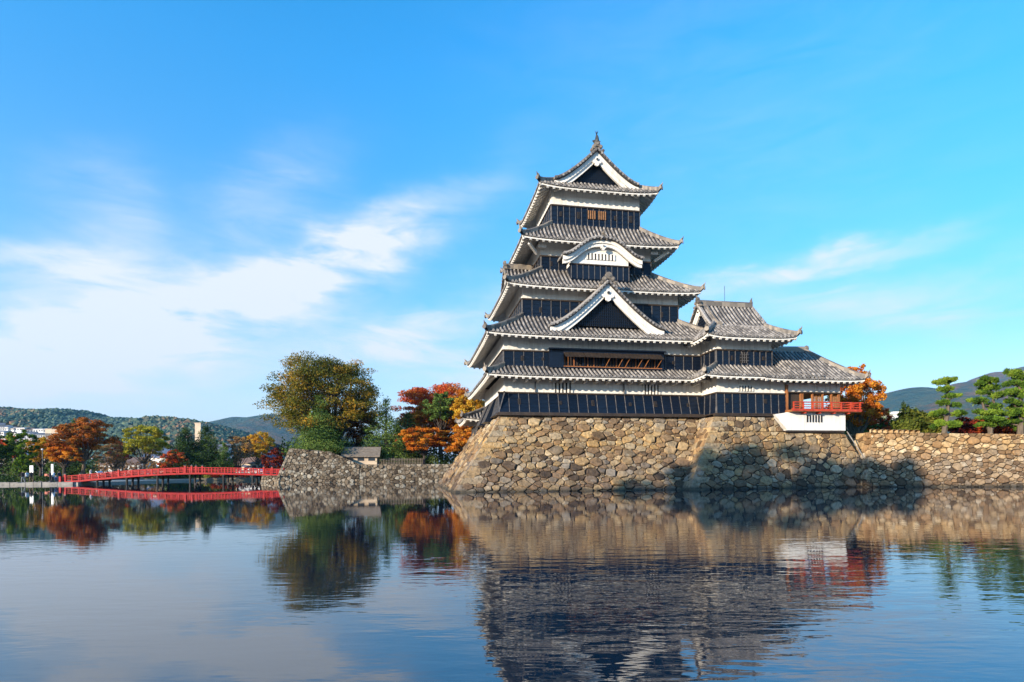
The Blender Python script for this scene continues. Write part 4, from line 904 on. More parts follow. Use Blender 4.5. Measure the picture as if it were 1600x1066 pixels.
def tree_at(kind, name, label, px, ytop, wpx, Y, z0, mat, seed, **kw):
    b = at(px, 740, Y); top = at(px, ytop, Y).z; W = wpx * Y / FPX
    return kind(name, label, (b.x, Y, z0), top - z0, W, mat, seed, **kw)

G1 = 'trees beyond the moat on the left'
ZB = 2.7
# the great tree and its neighbours behind the grey wall
tree_at(broadleaf, 'zelkova_tree', 'huge spreading tree with olive and rust leaves behind the grey rubble wall', 508, 556, 156, 96, 4.0, 'leaf_zelkova', 3, n=32000, leaf=.40, trunk=.55, K_=66, lower=.08, group=G1)
tree_at(conifer, 'pine_tree', 'dense green pine in front of the huge spreading tree', 500, 615, 78, 91.5, 4.4, 'leaf_conifer', 4, n=6500, leaf=.42, group=G1)
tree_at(broadleaf, 'maple_tree', 'rust-brown maple between the two green pines', 560, 640, 62, 99, ZB, 'leaf_rust', 5, n=4200, leaf=.42, group=G1)
tree_at(conifer, 'pine_tree', 'tall light green pine behind the picket fence', 604, 620, 72, 95.5, ZB, 'leaf_conifer', 6, n=5600, leaf=.42, group=G1)
tree_at(conifer, 'pine_tree', 'dark green pine right of the light green pine', 638, 642, 66, 98, ZB, 'leaf_darkpine', 7, n=4200, leaf=.42, group=G1)
tree_at(broadleaf, 'maple_tree', 'broad scarlet tree rising behind the rounded green pine', 690, 601, 132, 112, ZB, 'leaf_red', 8, n=20000, leaf=.46, K_=44, trunk=.35, group=G1)
tree_at(broadleaf, 'pine_tree', 'rounded green pine in front of the scarlet tree', 690, 611, 60, 100, ZB, 'leaf_conifer', 9, n=4600, leaf=.4, lower=.5, group=G1)
tree_at(broadleaf, 'maple_tree', 'golden orange tree beside the left flank of the keep', 742, 615, 72, 97, ZB, 'leaf_gold', 10, n=8500, leaf=.42, group=G1)
tree_at(broadleaf, 'maple_tree', 'bright red-orange maple leaning over the picket fence', 662, 664, 64, 92.8, ZB, 'leaf_orange', 11, n=6500, leaf=.38, lower=.25, group=G1)
tree_at(broadleaf, 'maple_tree', 'orange maple low beside the sloping stone base', 722, 662, 80, 94.5, ZB, 'leaf_orange', 12, n=8500, leaf=.38, lower=.2, group=G1)
tree_at(broadleaf, 'maple_tree', 'reddish orange tree between the dark pine and the scarlet tree', 655, 634, 60, 104, ZB, 'leaf_orange', 13, n=5200, leaf=.42, group=G1)
tree_at(broadleaf, 'maple_tree', 'tall red-orange tree between the rounded green pine and the golden tree', 722, 612, 84, 104, ZB, 'leaf_orange', 14, n=11000, leaf=.42, K_=26, group=G1)
tree_at(broadleaf, 'maple_tree', 'scarlet maple filling the gap behind the picket fence', 640, 672, 50, 97, ZB, 'leaf_red', 15, n=4200, leaf=.38, lower=.2, group=G1)
# left bank
G2 = 'trees along the left bank'; ZL = .5
tree_at(broadleaf, 'maple_tree', 'large rust and orange maple with pale trunk left of the red bridge', 128, 655, 84, 96, ZL, 'leaf_rust', 20, n=8500, leaf=.42, K_=24, trunk=.34, bark='bark', lower=.32, group=G2, lean=1.0)
tree_at(broadleaf, 'maple_tree', 'orange maple bough low over the bank beside the bridge end', 100, 690, 46, 93, ZL, 'leaf_orange', 21, n=3400, leaf=.40, lower=.35, group=G2)
tree_at(broadleaf, 'ginkgo_tree', 'golden yellow tree behind the three walkers', 64, 680, 46, 101, ZL, 'leaf_gold', 22, n=4200, leaf=.42, lower=.3, group=G2)
tree_at(conifer, 'cedar_tree', 'dark pointed cedar behind the large rust maple', 116, 652, 30, 112, ZL, 'leaf_conifer', 23, n=2600, leaf=.45, group=G2)
tree_at(broadleaf, 'pine_tree', 'dark layered pine at the left edge of the bank', 32, 674, 46, 95, ZL, 'leaf_pine', 24, n=4000, leaf=.36, lower=.3, group=G2)
tree_at(broadleaf, 'pine_tree', 'dark broad pine cut by the left edge of the picture', -4, 684, 40, 93, ZL, 'leaf_darkpine', 25, n=3600, leaf=.38, lower=.25, group=G2)
tree_at(broadleaf, 'shrub', 'light green rounded shrub behind the walkers', 36, 708, 26, 91.5, ZL, 'leaf_pine', 26, n=1800, leaf=.34, lower=.1, trunk=.12, group=G2)
tree_at(broadleaf, 'cherry_tree', 'sparse yellow-brown tree right of the large rust maple', 178, 690, 56, 118, .6, 'leaf_bare', 27, n=2400, leaf=.44, lower=.25, bark='bark', group=G2)
tree_at(broadleaf, 'ginkgo_tree', 'yellow-green tree rising behind the middle of the left bridge span', 228, 661, 68, 119, .6, 'leaf_lime', 28, n=6800, leaf=.46, K_=22, lower=.28, bark='bark', group=G2)
tree_at(broadleaf, 'maple_tree', 'small scarlet maple behind the bend of the bridge', 273, 702, 40, 118, .6, 'leaf_red', 29, n=3000, leaf=.42, lower=.2, group=G2)
tree_at(conifer, 'cedar_tree', 'dark cedar, left one of the pair behind the bridge', 290, 667, 58, 121, .6, 'leaf_darkpine', 30, n=9000, leaf=.46, group=G2)
tree_at(conifer, 'cedar_tree', 'dark cedar, right one of the pair behind the bridge', 322, 664, 66, 123, .6, 'leaf_darkpine', 31, n=10000, leaf=.46, group=G2)
tree_at(conifer, 'cedar_tree', 'slim greenish cedar right of the dark pair', 350, 690, 28, 122, .6, 'leaf_conifer', 32, n=2400, leaf=.44, group=G2)
tree_at(broadleaf, 'cherry_tree', 'thin brownish cherry tree left of the golden one', 372, 681, 44, 126, .6, 'leaf_bare', 33, n=2600, leaf=.44, lower=.2, bark='bark', group=G2)
tree_at(broadleaf, 'ginkgo_tree', 'golden tree in front of the dark-roofed house', 404, 677, 48, 136, .6, 'leaf_gold', 34, n=3800, leaf=.5, lower=.3, bark='bark', group=G2)
tree_at(broadleaf, 'shrub', 'dull red bush at the right end of the bridge', 430, 702, 46, 112, .6, 'leaf_darkred', 35, n=2200, leaf=.4, lower=.1, trunk=.12, group=G2)
tree_at(broadleaf, 'maple_tree', 'red tree far left above the bank', 12, 682, 30, 124, .6, 'leaf_red', 36, n=1800, leaf=.46, group=G2)
tree_at(broadleaf, 'maple_tree', 'dusky red tree behind the rust maple', 190, 688, 36, 140, .6, 'leaf_darkred', 37, n=1900, leaf=.5, group=G2)
def hedge(name, label, x0, x1, Y, z0, h, mat, seed, n):
    t = Thing(name, label, 'hedge', (at((x0 + x1) / 2, 740, Y).x, Y, z0)); a, b = at(x0, 740, Y).x - t.base.x, at(x1, 740, Y).x - t.base.x; k = max(3, int((b - a) / max(1.3, h * .5))); rng = random.Random(seed)
    link('foliage', leaf_mesh('foliage', [(a + (b - a) * (i + .5) / k, rng.uniform(-.3, .3), h * .5, max(.95, h * .42), .8 + .1 * h, h * rng.uniform(.42, .66)) for i in range(k)], n, .2 + .05 * h, mat, seed), t.e)
hedge('hedge', 'low dark hedge below the trees on the far left', 0, 96, 90.5, .3, 1.0, 'leaf_darkpine', 60, 2600)
hedge('hedge', 'clipped red-brown hedge along the car park behind the bridge', 330, 445, 117.5, .55, 1.2, 'leaf_darkred', 61, 3200)
hedge('hedge', 'green and yellow shrubs at the water edge under the bridge', 225, 330, 117.2, .3, .9, 'leaf_hedge', 62, 2400)
hedge('hedge', 'brownish hedge behind the left bridge span', 140, 225, 118, .5, 1.3, 'leaf_bare', 63, 2400)
hedge('hedge', 'dark shrubs in the shade beneath the orange maples', 600, 745, 96.5, 2.7, 1.6, 'leaf_darkpine', 64, 4200)
hedge('hedge', 'tall dark thicket at the back of the castle garden', 440, 770, 116, 2.5, 6.0, 'leaf_darkpine', 69, 9000)
hedge('hedge', 'dark green thicket under the trees of the left bank', -20, 150, 108, .5, 4.2, 'leaf_darkpine', 58, 6000)
hedge('hedge', 'brown and green thicket behind the car park', 150, 445, 150, .6, 5.0, 'leaf_bare', 59, 7000)
hedge('hedge', 'small green shrubs on the tall end of the rubble wall', 508, 530, 89, 4.6, .7, 'leaf_hedge', 65, 600)

# right bank behind the tan wall
G3 = 'clipped garden pines on the right bank'
def pads_px(lst, px0, Y): s_ = Y / FPX; return [((x - px0) * s_, (682 - y) * s_, hw * s_ * .95, hh * s_ * .85) for x, y, hw, hh in lst]
Yp = 50.5; s_ = Yp / FPX
zb = 4.35
b = at(1478, 682, Yp)
pad_pine('garden_pine', 'clipped pine with separate flat cushions, leftmost of three on the right bank', (b.x, Yp, zb), pads_px([(1479, 594, 18, 8), (1475, 608, 13, 6), (1488, 618, 15, 5), (1473, 629, 10, 6), (1494, 632, 8, 5), (1464, 645, 13, 7), (1494, 645, 12, 7), (1474, 662, 15, 8), (1490, 663, 14, 8)], 1478, Yp), [(-.2, 0, -.2), (-.1, 0, .8), (.15, 0, 2.0), (.2, 0, 3.0), (.15, 0, 4.2), (.0, 0, 5.0)], .24, 'leaf_pine', 70, 1700, group=G3)
b = at(1545, 682, Yp)
pad_pine('garden_pine', 'clipped pine with forked trunk, middle of three on the right bank', (b.x, Yp, zb), pads_px([(1541, 594, 15, 8), (1532, 600, 8, 5), (1550, 605, 18, 8), (1538, 613, 10, 5), (1554, 618, 14, 7), (1531, 626, 16, 7), (1556, 634, 12, 8), (1542, 644, 20, 7), (1542, 655, 21, 6), (1540, 664, 17, 6), (1558, 662, 16, 6)], 1545, Yp), [(.1, 0, -.2), (.15, 0, .6), (.45, 0, 1.5), (.5, 0, 2.6), (.35, 0, 3.8), (-.1, 0, 5.0)], .22, 'leaf_pine', 71, 1700, group=G3, twin=[(.12, 0, .4), (-.2, 0, 1.2), (-.4, 0, 2.4), (-.6, 0, 3.2)])
b = at(1594, 682, Yp)
pad_pine('garden_pine', 'tall clipped pine at the right edge of the picture', (b.x, Yp, zb), pads_px([(1579, 583, 13, 9), (1594, 590, 12, 8), (1584, 600, 16, 7), (1604, 604, 16, 9), (1580, 613, 14, 7), (1600, 618, 18, 8), (1578, 628, 12, 7), (1600, 634, 22, 9), (1578, 645, 18, 8), (1604, 650, 20, 9), (1582, 660, 16, 6), (1606, 664, 16, 7)], 1594, Yp), [(0, 0, -.2), (.05, 0, 1.0), (-.05, 0, 2.4), (.1, 0, 3.6), (.0, 0, 4.6), (-.2, 0, 5.7)], .28, 'leaf_pine', 72, 1700, group=G3)
hedge('hedge', 'dark red azalea bushes behind the clipped pines', 1488, 1612, 54, 4.3, 1.9, 'leaf_darkred', 66, 6500)
hedge('hedge', 'yellow-green bushes left of the clipped pines', 1406, 1472, 56, 4.2, 2.9, 'leaf_hedge', 67, 6500)
hedge('hedge', 'dark shrubs between the pavilion and the tan wall', 1318, 1412, 66, 1.6, 5.4, 'leaf_conifer', 68, 6000)
tree_at(broadleaf, 'maple_tree', 'orange and red maple behind the balcony of the moon-viewing pavilion', 1338, 570, 74, 62, 2.0, 'leaf_orange', 40, n=12000, leaf=.30, K_=30, lower=.25, bark='bark')
tree_at(broadleaf, 'maple_tree', 'low red maple right of the pavilion', 1368, 632, 46, 66, 2.0, 'leaf_red', 41, n=2600, leaf=.3, lower=.3)
tree_at(conifer, 'cedar_tree', 'small dark cedar left of the white block on the right bank', 1412, 626, 26, 92, 3.5, 'leaf_darkpine', 42, n=2400, leaf=.36)
tree_at(conifer, 'cedar_tree', 'olive cedar behind the yellow-green bushes', 1432, 636, 34, 90, 3.5, 'leaf_conifer', 43, n=2600, leaf=.36)
tree_at(conifer, 'cedar_tree', 'green cedar beside the low red maple', 1388, 640, 36, 74, 3.0, 'leaf_conifer', 44, n=2800, leaf=.32)
tree_at(broadleaf, 'maple_tree', 'rusty shrub-like maple behind the tan wall corner', 1404, 650, 40, 68, 4.0, 'leaf_rust', 45, n=1600, leaf=.28, lower=.1, trunk=.12)
# tall trees on the near bank, left of the viewer: their shade lies across the corner turret's base
for i, (x, y, h_, w_) in enumerate(((-34.3, -4.0, 20.9, 10.5), (-25.2, -4.0, 21.3, 11.0))):
    broadleaf('bank_tree', ('tall leafy tree on the near bank, farther left of the viewer', 'tall leafy tree on the near bank, closer left of the viewer')[i], (x, y, .1), h_, w_, 'leaf_zelkova', 80 + i, n=16000, leaf=.6, trunk=.4, K_=36, lower=.15)

# ------------------------------------------------------------------ red bridge
BR = Thing('red_bridge', 'long gently arched vermilion footbridge on dark piers across the left moat', 'bridge', (-50, 86, 0))
def bpath(f_):
    """centre line from the left bank to the grey wall"""
    x = -65.6 + 31.4 * f_; y = 85.0 + 1.6 * f_
    z = .50 + 1.15 * math.sin(min(1, f_ / .60) * math.pi / 2) ** 1.1 if f_ < .60 else 1.65 - .38 * ((f_ - .60) / .40) ** 1.5
    return V3((x, y, z))
NS = 33
q = MB(); 
for i in range(NS):
    a, b = bpath(i / NS), bpath((i + 1) / NS); q.hexa([a + V3((0, -1.5, -.16)), b + V3((0, -1.5, -.16)), b + V3((0, 1.5, -.16)), a + V3((0, 1.5, -.16))], [a + V3((0, -1.5, 0)), b + V3((0, -1.5, 0)), b + V3((0, 1.5, 0)), a + V3((0, 1.5, 0))])
BR.part('deck', q, 'dark_wood')
for s_ in (-1, 1):
    q = MB()
    for i in range(NS): q.bar(bpath(i / NS) + V3((0, s_ * 1.55, -.14)), bpath((i + 1) / NS) + V3((0, s_ * 1.55, -.14)), .12, .26)
    BR.part('side_beam', q, 'bridge_red')
    for h_, th in ((.24, .07), (.46, .07), (.72, .11)):
        q = MB()
        for i in range(NS): q.bar(bpath(i / NS) + V3((0, s_ * 1.45, h_)), bpath((i + 1) / NS) + V3((0, s_ * 1.45, h_)), .11, th)
        BR.part('rail', q, 'bridge_red')
    for i in range(NS + 1):
        big = i in (0, 8, 18, 19, 30, NS); p = bpath(i / NS) + V3((0, s_ * 1.45, 0)); w = .13 if big else .07; q = MB(); q.box((p.x - w, p.y - w, p.z - .1), (p.x + w, p.y + w, p.z + (.98 if big else .74)), mi=0)
        if big: q.box((p.x - w * 1.15, p.y - w * 1.15, p.z + .98), (p.x + w * 1.15, p.y + w * 1.15, p.z + 1.04), mi=1); q.tube([p + V3((0, 0, 1.04)), p + V3((0, 0, 1.12)), p + V3((0, 0, 1.24))], [.10, .11, .01], 7, mi=1)
        BR.part('newel_post' if big else 'rail_post', q, ['bridge_red', 'bronze'])
for f_ in (.14, .275, .415, .565, .72, .855):
    for s_ in (-1, 0, 1):
        p = bpath(f_); q = MB(); q.tube([(p.x + .1 * s_, p.y + s_ * 1.15, -1.5), (p.x + .1 * s_, p.y + s_ * 1.15, p.z - .14)], .15, 8); BR.part('pier', q, 'pier_wood')
    q = MB(); q.box((p.x - .16, p.y - 1.5, p.z - .42), (p.x + .16, p.y + 1.5, p.z - .15)); BR.part('cross_beam', q, 'pier_wood')
e = bpath(0)
for s_ in (-1, 1):                                            # splayed wing rails at the left bank
    for h_ in (.22, .44, .70):
        q = MB(); q.bar(e + V3((0, s_ * 1.45, h_)), e + V3((-.5, s_ * 1.75, h_ - .1)), .1, .1); BR.part('wing_rail', q, 'bridge_red')
    q = MB(); p = e + V3((-.5, s_ * 1.75, -.4)); q.box((p.x - .13, p.y - .13, p.z), (p.x + .13, p.y + .13, p.z + 1.1)); BR.part('newel_post', q, 'bridge_red')

# ------------------------------------------------------------------ people
def person(label, loc, rz, h, cols, pose='walk', seed=1):
    """one skinned body; clothes and skin by height"""
    k = h / 1.72; sw = {'walk': .22, 'stand': .05, 'lean': .1, 'crouch': .0}[pose]
    if pose == 'crouch':
        J = dict(pel=(0, 0, .34), che=(0, .20, .66), nec=(0, .30, .84), hd=(0, .36, .98), hd2=(0, .38, 1.10), hl=(-.10, 0, .34), kl=(-.12, .36, .46), al=(-.12, .12, .09), tl=(-.12, .30, .04), hr=(.10, 0, .34), kr=(.12, .34, .36), ar=(.12, .02, .09), tr=(.12, .2, .04), sl=(-.19, .24, .78), el=(-.24, .42, .58), wl=(-.16, .60, .42), sr=(.19, .24, .78), er=(.24, .42, .58), wr=(.16, .58, .40))
    else:
        ln = .18 if pose == 'lean' else .03
        J = dict(pel=(0, 0, .93), che=(0, ln * .6, 1.28), nec=(0, ln, 1.47), hd=(0, ln + .02, 1.56), hd2=(0, ln + .03, 1.67), hl=(-.10, 0, .90), kl=(-.11, sw * .7, .50), al=(-.11, sw * .5 - .02, .09), tl=(-.11, sw * .5 + .14, .04), hr=(.10, 0, .90), kr=(.11, -sw * .2, .49), ar=(.11, -sw, .10), tr=(.11, -sw + .14, .04), sl=(-.19, ln, 1.40), el=(-.25, ln - sw * .4, 1.13), wl=(-.23, ln + .10 - sw * .3, .88), sr=(.19, ln, 1.40), er=(.25, ln + sw * .3, 1.13), wr=(.23, ln + .16 + sw * .4, .92))
    R_ = dict(pel=(.16, .12), che=(.19, .13), nec=(.065, .065), hd=(.085, .095), hd2=(.09, .10), hl=(.10, .10), kl=(.065, .07), al=(.05, .05), tl=(.045, .04), hr=(.10, .10), kr=(.065, .07), ar=(.05, .05), tr=(.045, .04), sl=(.07, .07), el=(.05, .05), wl=(.04, .04), sr=(.07, .07), er=(.05, .05), wr=(.04, .04))
    E_ = [('pel', 'che'), ('che', 'nec'), ('nec', 'hd'), ('hd', 'hd2'), ('pel', 'hl'), ('hl', 'kl'), ('kl', 'al'), ('al', 'tl'), ('pel', 'hr'), ('hr', 'kr'), ('kr', 'ar'), ('ar', 'tr'), ('che', 'sl'), ('sl', 'el'), ('el', 'wl'), ('che', 'sr'), ('sr', 'er'), ('er', 'wr')]
    nm = list(J); me = bpy.data.meshes.new('person'); me.from_pydata([tuple(c * k for c in J[n]) for n in nm], [(nm.index(a), nm.index(b)) for a, b in E_], [])
    o = bpy.data.objects.new('person', me); COL.objects.link(o); o.location = loc; o.rotation_euler.z = rz
    md = o.modifiers.new('skin', 'SKIN')
    for i, n in enumerate(nm):
        sv = me.skin_vertices[0].data[i]; sv.radius = tuple(c * k for c in R_[n]); sv.use_root = n == 'pel'
    o.modifiers.new('sub', 'SUBSURF').levels = 1; o.modifiers['sub'].render_levels = 1
    m, t, b = material('outfit_%d' % seed); z = t.sep(obj_coord(t))[2]; top = h if pose != 'crouch' else 1.18 * k
    st = (.04, .52, .86, .94) if pose != 'crouch' else (.05, .33, .74, .90)
    t.l.new(t.ramp(t.m('DIVIDE', z, top), [(0, (.02, .02, .02)), (st[0], cols[1]), (st[1], cols[0]), (st[2], (.45, .28, .2)), (st[3], (.015, .012, .01))], 'CONSTANT'), b.inputs['Base Color']); b.inputs['Roughness'].default_value = .8
    me.materials.append(m); tag(o, label, 'person', 'visitors on the left bank'); return o
def on_bank(px, Y): return (at(px, 750, Y).x, Y, .30)
PE = [('person in black walking, leftmost of the three walkers on the left bank', 36, 84.6, 1.2, 1.68, ((.02, .02, .025), (.25, .25, .27)), 'walk'),
      ('person in white top and dark trousers walking between two dark-clad walkers', 42.5, 84.5, 1.3, 1.72, ((.7, .7, .7), (.02, .02, .025)), 'walk'),
      ('person in black jacket and brown trousers, rightmost of the three walkers', 49, 84.6, 1.3, 1.70, ((.02, .018, .02), (.16, .09, .05)), 'walk'),
      ('person in dark clothes standing at the water edge', 79, 84.4, 2.0, 1.72, ((.015, .018, .03), (.02, .02, .03)), 'stand'),
      ('person in pale blue top leaning at the water edge', 82.5, 84.6, -1.2, 1.66, ((.35, .5, .65), (.03, .03, .04)), 'lean'),
      ('person in navy crouching at the water edge', 87.5, 84.3, .6, 1.68, ((.02, .05, .14), (.015, .03, .08)), 'crouch'),
      ('person in dark coat standing beside the crouching one', 92.5, 84.5, -2.0, 1.70, ((.015, .02, .04), (.02, .02, .03)), 'stand'),
      ('person in pale hat and jacket crossing the left part of the bridge', 143, 85.3, -1.5, 1.60, ((.6, .58, .55), (.1, .1, .12)), 'walk')]
for i, (lb, px, Y, rz, h_, cols, ps) in enumerate(PE):
    p = on_bank(px, Y)
    if px == 143: f_ = (p[0] + 65.6) / 31.4; p = tuple(bpath(f_))
    person(lb, p, rz, h_, cols, ps, i)

# ------------------------------------------------------------------ small things on the banks
def board_sign(label, px, Y, z0, w, h, zlow, mat):
    t = Thing('notice_board', label, 'sign', (at(px, 740, Y).x, Y, z0)); x, y = t.base.x, t.base.y
    q = MB(); q.box((x - w / 2, y, z0 + zlow), (x + w / 2, y + .05, z0 + zlow + h)); t.part('panel', q, mat)
    for s_ in (-1, 1): q = MB(); q.box((x + s_ * w * .4 - .03, y + .05, z0), (x + s_ * w * .4 + .03, y + .1, z0 + zlow + h)); t.part('leg', q, 'dark_wood')
board_sign('white notice board behind the three walkers', 49, 88.5, .3, .55, 1.1, 1.5, 'white_paint')
board_sign('tall narrow white banner behind the standing visitors', 81.5, 88, .3, .34, 1.7, 1.1, 'white_paint')
board_sign('red painted board beside the white banner', 74, 90.0, .3, .9, .4, .9, 'vermilion')
def lamp(label, px, ytop, Y, z0):
    b = at(px, 740, Y); zt = at(px, ytop, Y).z; t = Thing('street_lamp', label, 'lamp', (b.x, Y, z0))
    q = MB(); q.tube([(b.x, Y, z0), (b.x, Y, zt - .3)], [.07, .05], 7); t.part('pole', q, 'kerb_stone')
    q = MB(); q.tube([(b.x, Y, zt - .3), (b.x, Y, zt - .2), (b.x, Y, zt)], [.08, .2, .12], 8); t.part('lamp_head', q, 'white_paint')
lamp('slim grey lamp post in front of the golden tree', 66.5, 701, 94, .3)
lamp('slim lamp post behind the left bridge span', 144, 716, 113, .5)
def car(label, px, Y, col, L=4.2, h=1.6):
    x = at(px, 740, Y).x; t = Thing('parked_car', label, 'car', (x, Y, .55), group='cars in the car park behind the bridge')
    q = MB(); pr = [(-.5, .32), (.5, .32), (.5, .62), (.44, .66), (.26, .70), (.16, .98), (-.30, 1.0), (-.42, .72), (-.5, .68)]
    q.prism([(x + a * L, Y - .85, .55 + b * h) for a, b in pr], (0, 1.7, 0)); t.part('body', q, col)
    q = MB(); q.prism([(x + a * L, Y - .87, .55 + b * h) for a, b in ((-.36, .72), (.2, .72), (.13, .93), (-.27, .94))], (0, 1.74, 0)); t.part('window', q, 'glass')
    for a in (-.31, .31):
        for s_ in (-.86, .7): q = MB(); q.disc((x + a * L, Y + s_, .55 + .32), (0, 1, 0), .32, .18, 10); t.part('wheel', q, 'tyre')
car('white van parked in front of the tan house behind the bridge', 401, 121, 'white_paint', 4.4, 1.9)
car('silver car parked left of the white van', 388, 122, 'far_wall_grey')
car('white car half hidden behind the left bridge span', 150, 124, 'white_paint')
car('dark car right of the half hidden white car', 222, 125, 'far_roof_blue')
def duck(label, px, Y, rz):
    t = Thing('duck', label, 'duck', (at(px, 752, Y).x, Y, 0), group='ducks on the moat by the bridge'); t.e.rotation_euler.z = rz
    q = MB(); q.tube([(-.26, 0, .10), (-.14, 0, .06), (.02, 0, .06), (.16, 0, .08), (.22, 0, .14)], [.02, .09, .12, .10, .04], 8); q.tube([(.16, 0, .12), (.20, 0, .24), (.22, 0, .30)], [.05, .04, .03], 7); q.tube([(.17, 0, .32), (.23, 0, .32), (.28, 0, .31), (.36, 0, .29)], [.03, .055, .04, .015], 7)
    link('body', q.mesh('body', 'dark_wood', True), t.e)
for i, (px, Y, rz) in enumerate(((306, 80, .3), (322, 82, 2.8), (340, 81, .4), (358, 83, 3.3), (372, 81.5, .2), (381, 75, 2.9), (396, 75.5, .1))):
    duck(('dark duck, first from the left in the row by the bridge piers', 'dark duck, second from the left in the row', 'dark duck in the middle of the row by the bridge', 'dark duck, fourth from the left in the row', 'dark duck at the right end of the upper row', 'dark duck nearer the viewer, left of the pair', 'dark duck nearer the viewer, right of the pair')[i], px, Y, rz)
# sheds and fence behind the grey wall
def house(name, label, px, Y, z0, w, d, h, rh, wall, roof, rz=0, wins=0, over=.4, group=None, cat='house', door=False):
    x = at(px, 740, Y).x if px is not None else None; t = Thing(name, label, cat, (x, Y, z0), group=group); t.e.rotation_euler.z = rz
    q = MB(); q.box((-w / 2, -d / 2, -.6), (w / 2, d / 2, h)); q.prism([(-w / 2, -d / 2, h), (-w / 2, d / 2, h), (-w / 2, 0, h + rh)][::-1], (w, 0, 0)); wl_ = link('wall', q.mesh('wall', wall), t.e)
    q = MB()
    for s_ in (-1, 1): e = rh * over / (d / 2); q.hexa([(-w / 2 - over, s_ * (d / 2 + over), h - e), (w / 2 + over, s_ * (d / 2 + over), h - e), (w / 2 + over, 0, h + rh), (-w / 2 - over, 0, h + rh)], [(-w / 2 - over, s_ * (d / 2 + over), h - e + .16), (w / 2 + over, s_ * (d / 2 + over), h - e + .16), (w / 2 + over, 0, h + rh + .18), (-w / 2 - over, 0, h + rh + .18)])
    link('roof', q.mesh('roof', roof), t.e)
    for i in range(wins):
        q = MB(); x_ = -w / 2 + w * (i + .5) / wins; q.box((x_ - w / wins * .3, -d / 2 - .04, h * .40), (x_ + w / wins * .3, -d / 2 + .02, h * .82)); link('window', q.mesh('window', 'glass'), t.e)
    return t
house('gate_house', 'low shed with a wide grey-brown roof on the rubble wall beside the pines', 566, 91.2, 2.7, 5.0, 3.2, 1.55, 1.15, 'far_wall_tan', 'thatch', .12, 3, .5, cat='shed')
house('shed', 'small white-walled outbuilding with grey roof behind the low shed', 540, 99, 3.0, 4.2, 3.2, 2.2, 1.2, 'far_wall', 'far_roof_grey', .3, 2, .5, cat='shed')
house('shed', 'small yellow-tan hut behind the picket fence', 617, 95, 2.7, 3.0, 2.2, 1.0, .5, 'far_wall_tan', 'far_roof_brown', 0, 1, .3, cat='shed')
FN = Thing('picket_fence', 'thin wooden picket fence along the top of the rubble wall', 'fence', (-20, 90, 2.7))
for i in range(30):
    x = at(586, 740, 90).x + i * .245; y = wl(x, 2.0)[1]; q = MB(); q.box((x - .035, y, 2.6), (x + .035, y + .05, 3.75)); FN.part('picket', q, 'thatch')
for z in (2.95, 3.5): q = MB(); xa = at(586, 740, 90).x; xb = xa + 29 * .245; q.bar((*wl(xa, 2.06), z), (*wl(xb, 2.06), z), .05, .06); FN.part('rail', q, 'thatch')
house('house', 'tan-walled house under a long dark blue roof right of the golden tree', 430, 142, .55, 11, 8, 3.0, 3.0, 'far_wall_tan', 'far_roof_blue', .1, 4, .8)
house('house', 'small cream house beside the white van', 398, 140, .55, 6, 6, 3.4, 1.6, 'far_wall_tan', 'far_roof_brown', -.2, 3, .4)
house('house', 'white-walled house glimpsed right of the dark cedars', 338, 190, .6, 9, 8, 8.2, 2.2, 'far_wall', 'far_roof_grey', .2, 3, .4)
house('house', 'grey-roofed house above the scarlet maple', 262, 200, .6, 13, 9, 6.5, 3.0, 'far_wall', 'far_roof_blue', -.2, 4, .4)
house('house', 'dark-roofed house left of the yellow-green tree', 198, 195, .6, 12, 9, 4.0, 2.4, 'far_wall', 'far_roof_brown', .15, 4, .4)
def block(name, label, px, ytop, ybot, wpx, Y, z0, wall, rows, cols, group=None, d=10):
    x = at(px, 740, Y).x; t = Thing(name, label, 'building', (x, Y, z0), group=group); H = at(px, ytop, Y).z - z0; w = wpx * Y / FPX
    q = MB(); q.box((-w / 2, 0, -3), (w / 2, d, H)); q.box((-w / 2 - .2, -.2, H), (w / 2 + .2, d + .2, H + .5)); wl_ = link('wall', q.mesh('wall', wall), t.e)
    for r in range(rows):
        for c in range(cols):
            q = MB(); xx = -w / 2 + w * (c + .5) / cols; zz_ = H - (r + .6) * H / (rows + .3); q.box((xx - w / cols * .32, -.12, zz_ - H / rows * .2), (xx + w / cols * .32, .05, zz_ + H / rows * .22)); link('window', q.mesh('window', 'glass'), t.e)
    return t
block('tower_block', 'tall beige windowless tower block above the dark cedars', 309.5, 662, 700, 9, 330, .6, 'far_wall_tan', 0, 0)
block('apartment_block', 'long tan apartment block with rows of windows in the hillside town', 84, 671, 690, 26, 420, 8, 'far_wall_tan', 3, 9)
block('white_block', 'small white block behind the cedars on the right bank', 1403, 647, 680, 11, 120, 2, 'far_wall', 0, 0)
q = MB(); q.box((31, 70, 0), (52, 70.3, 3.6)); o = link('white_wall', q.mesh('white_wall', 'plaster')); tag(o, 'plain white wall glimpsed in the gap right of the stone base', 'wall')

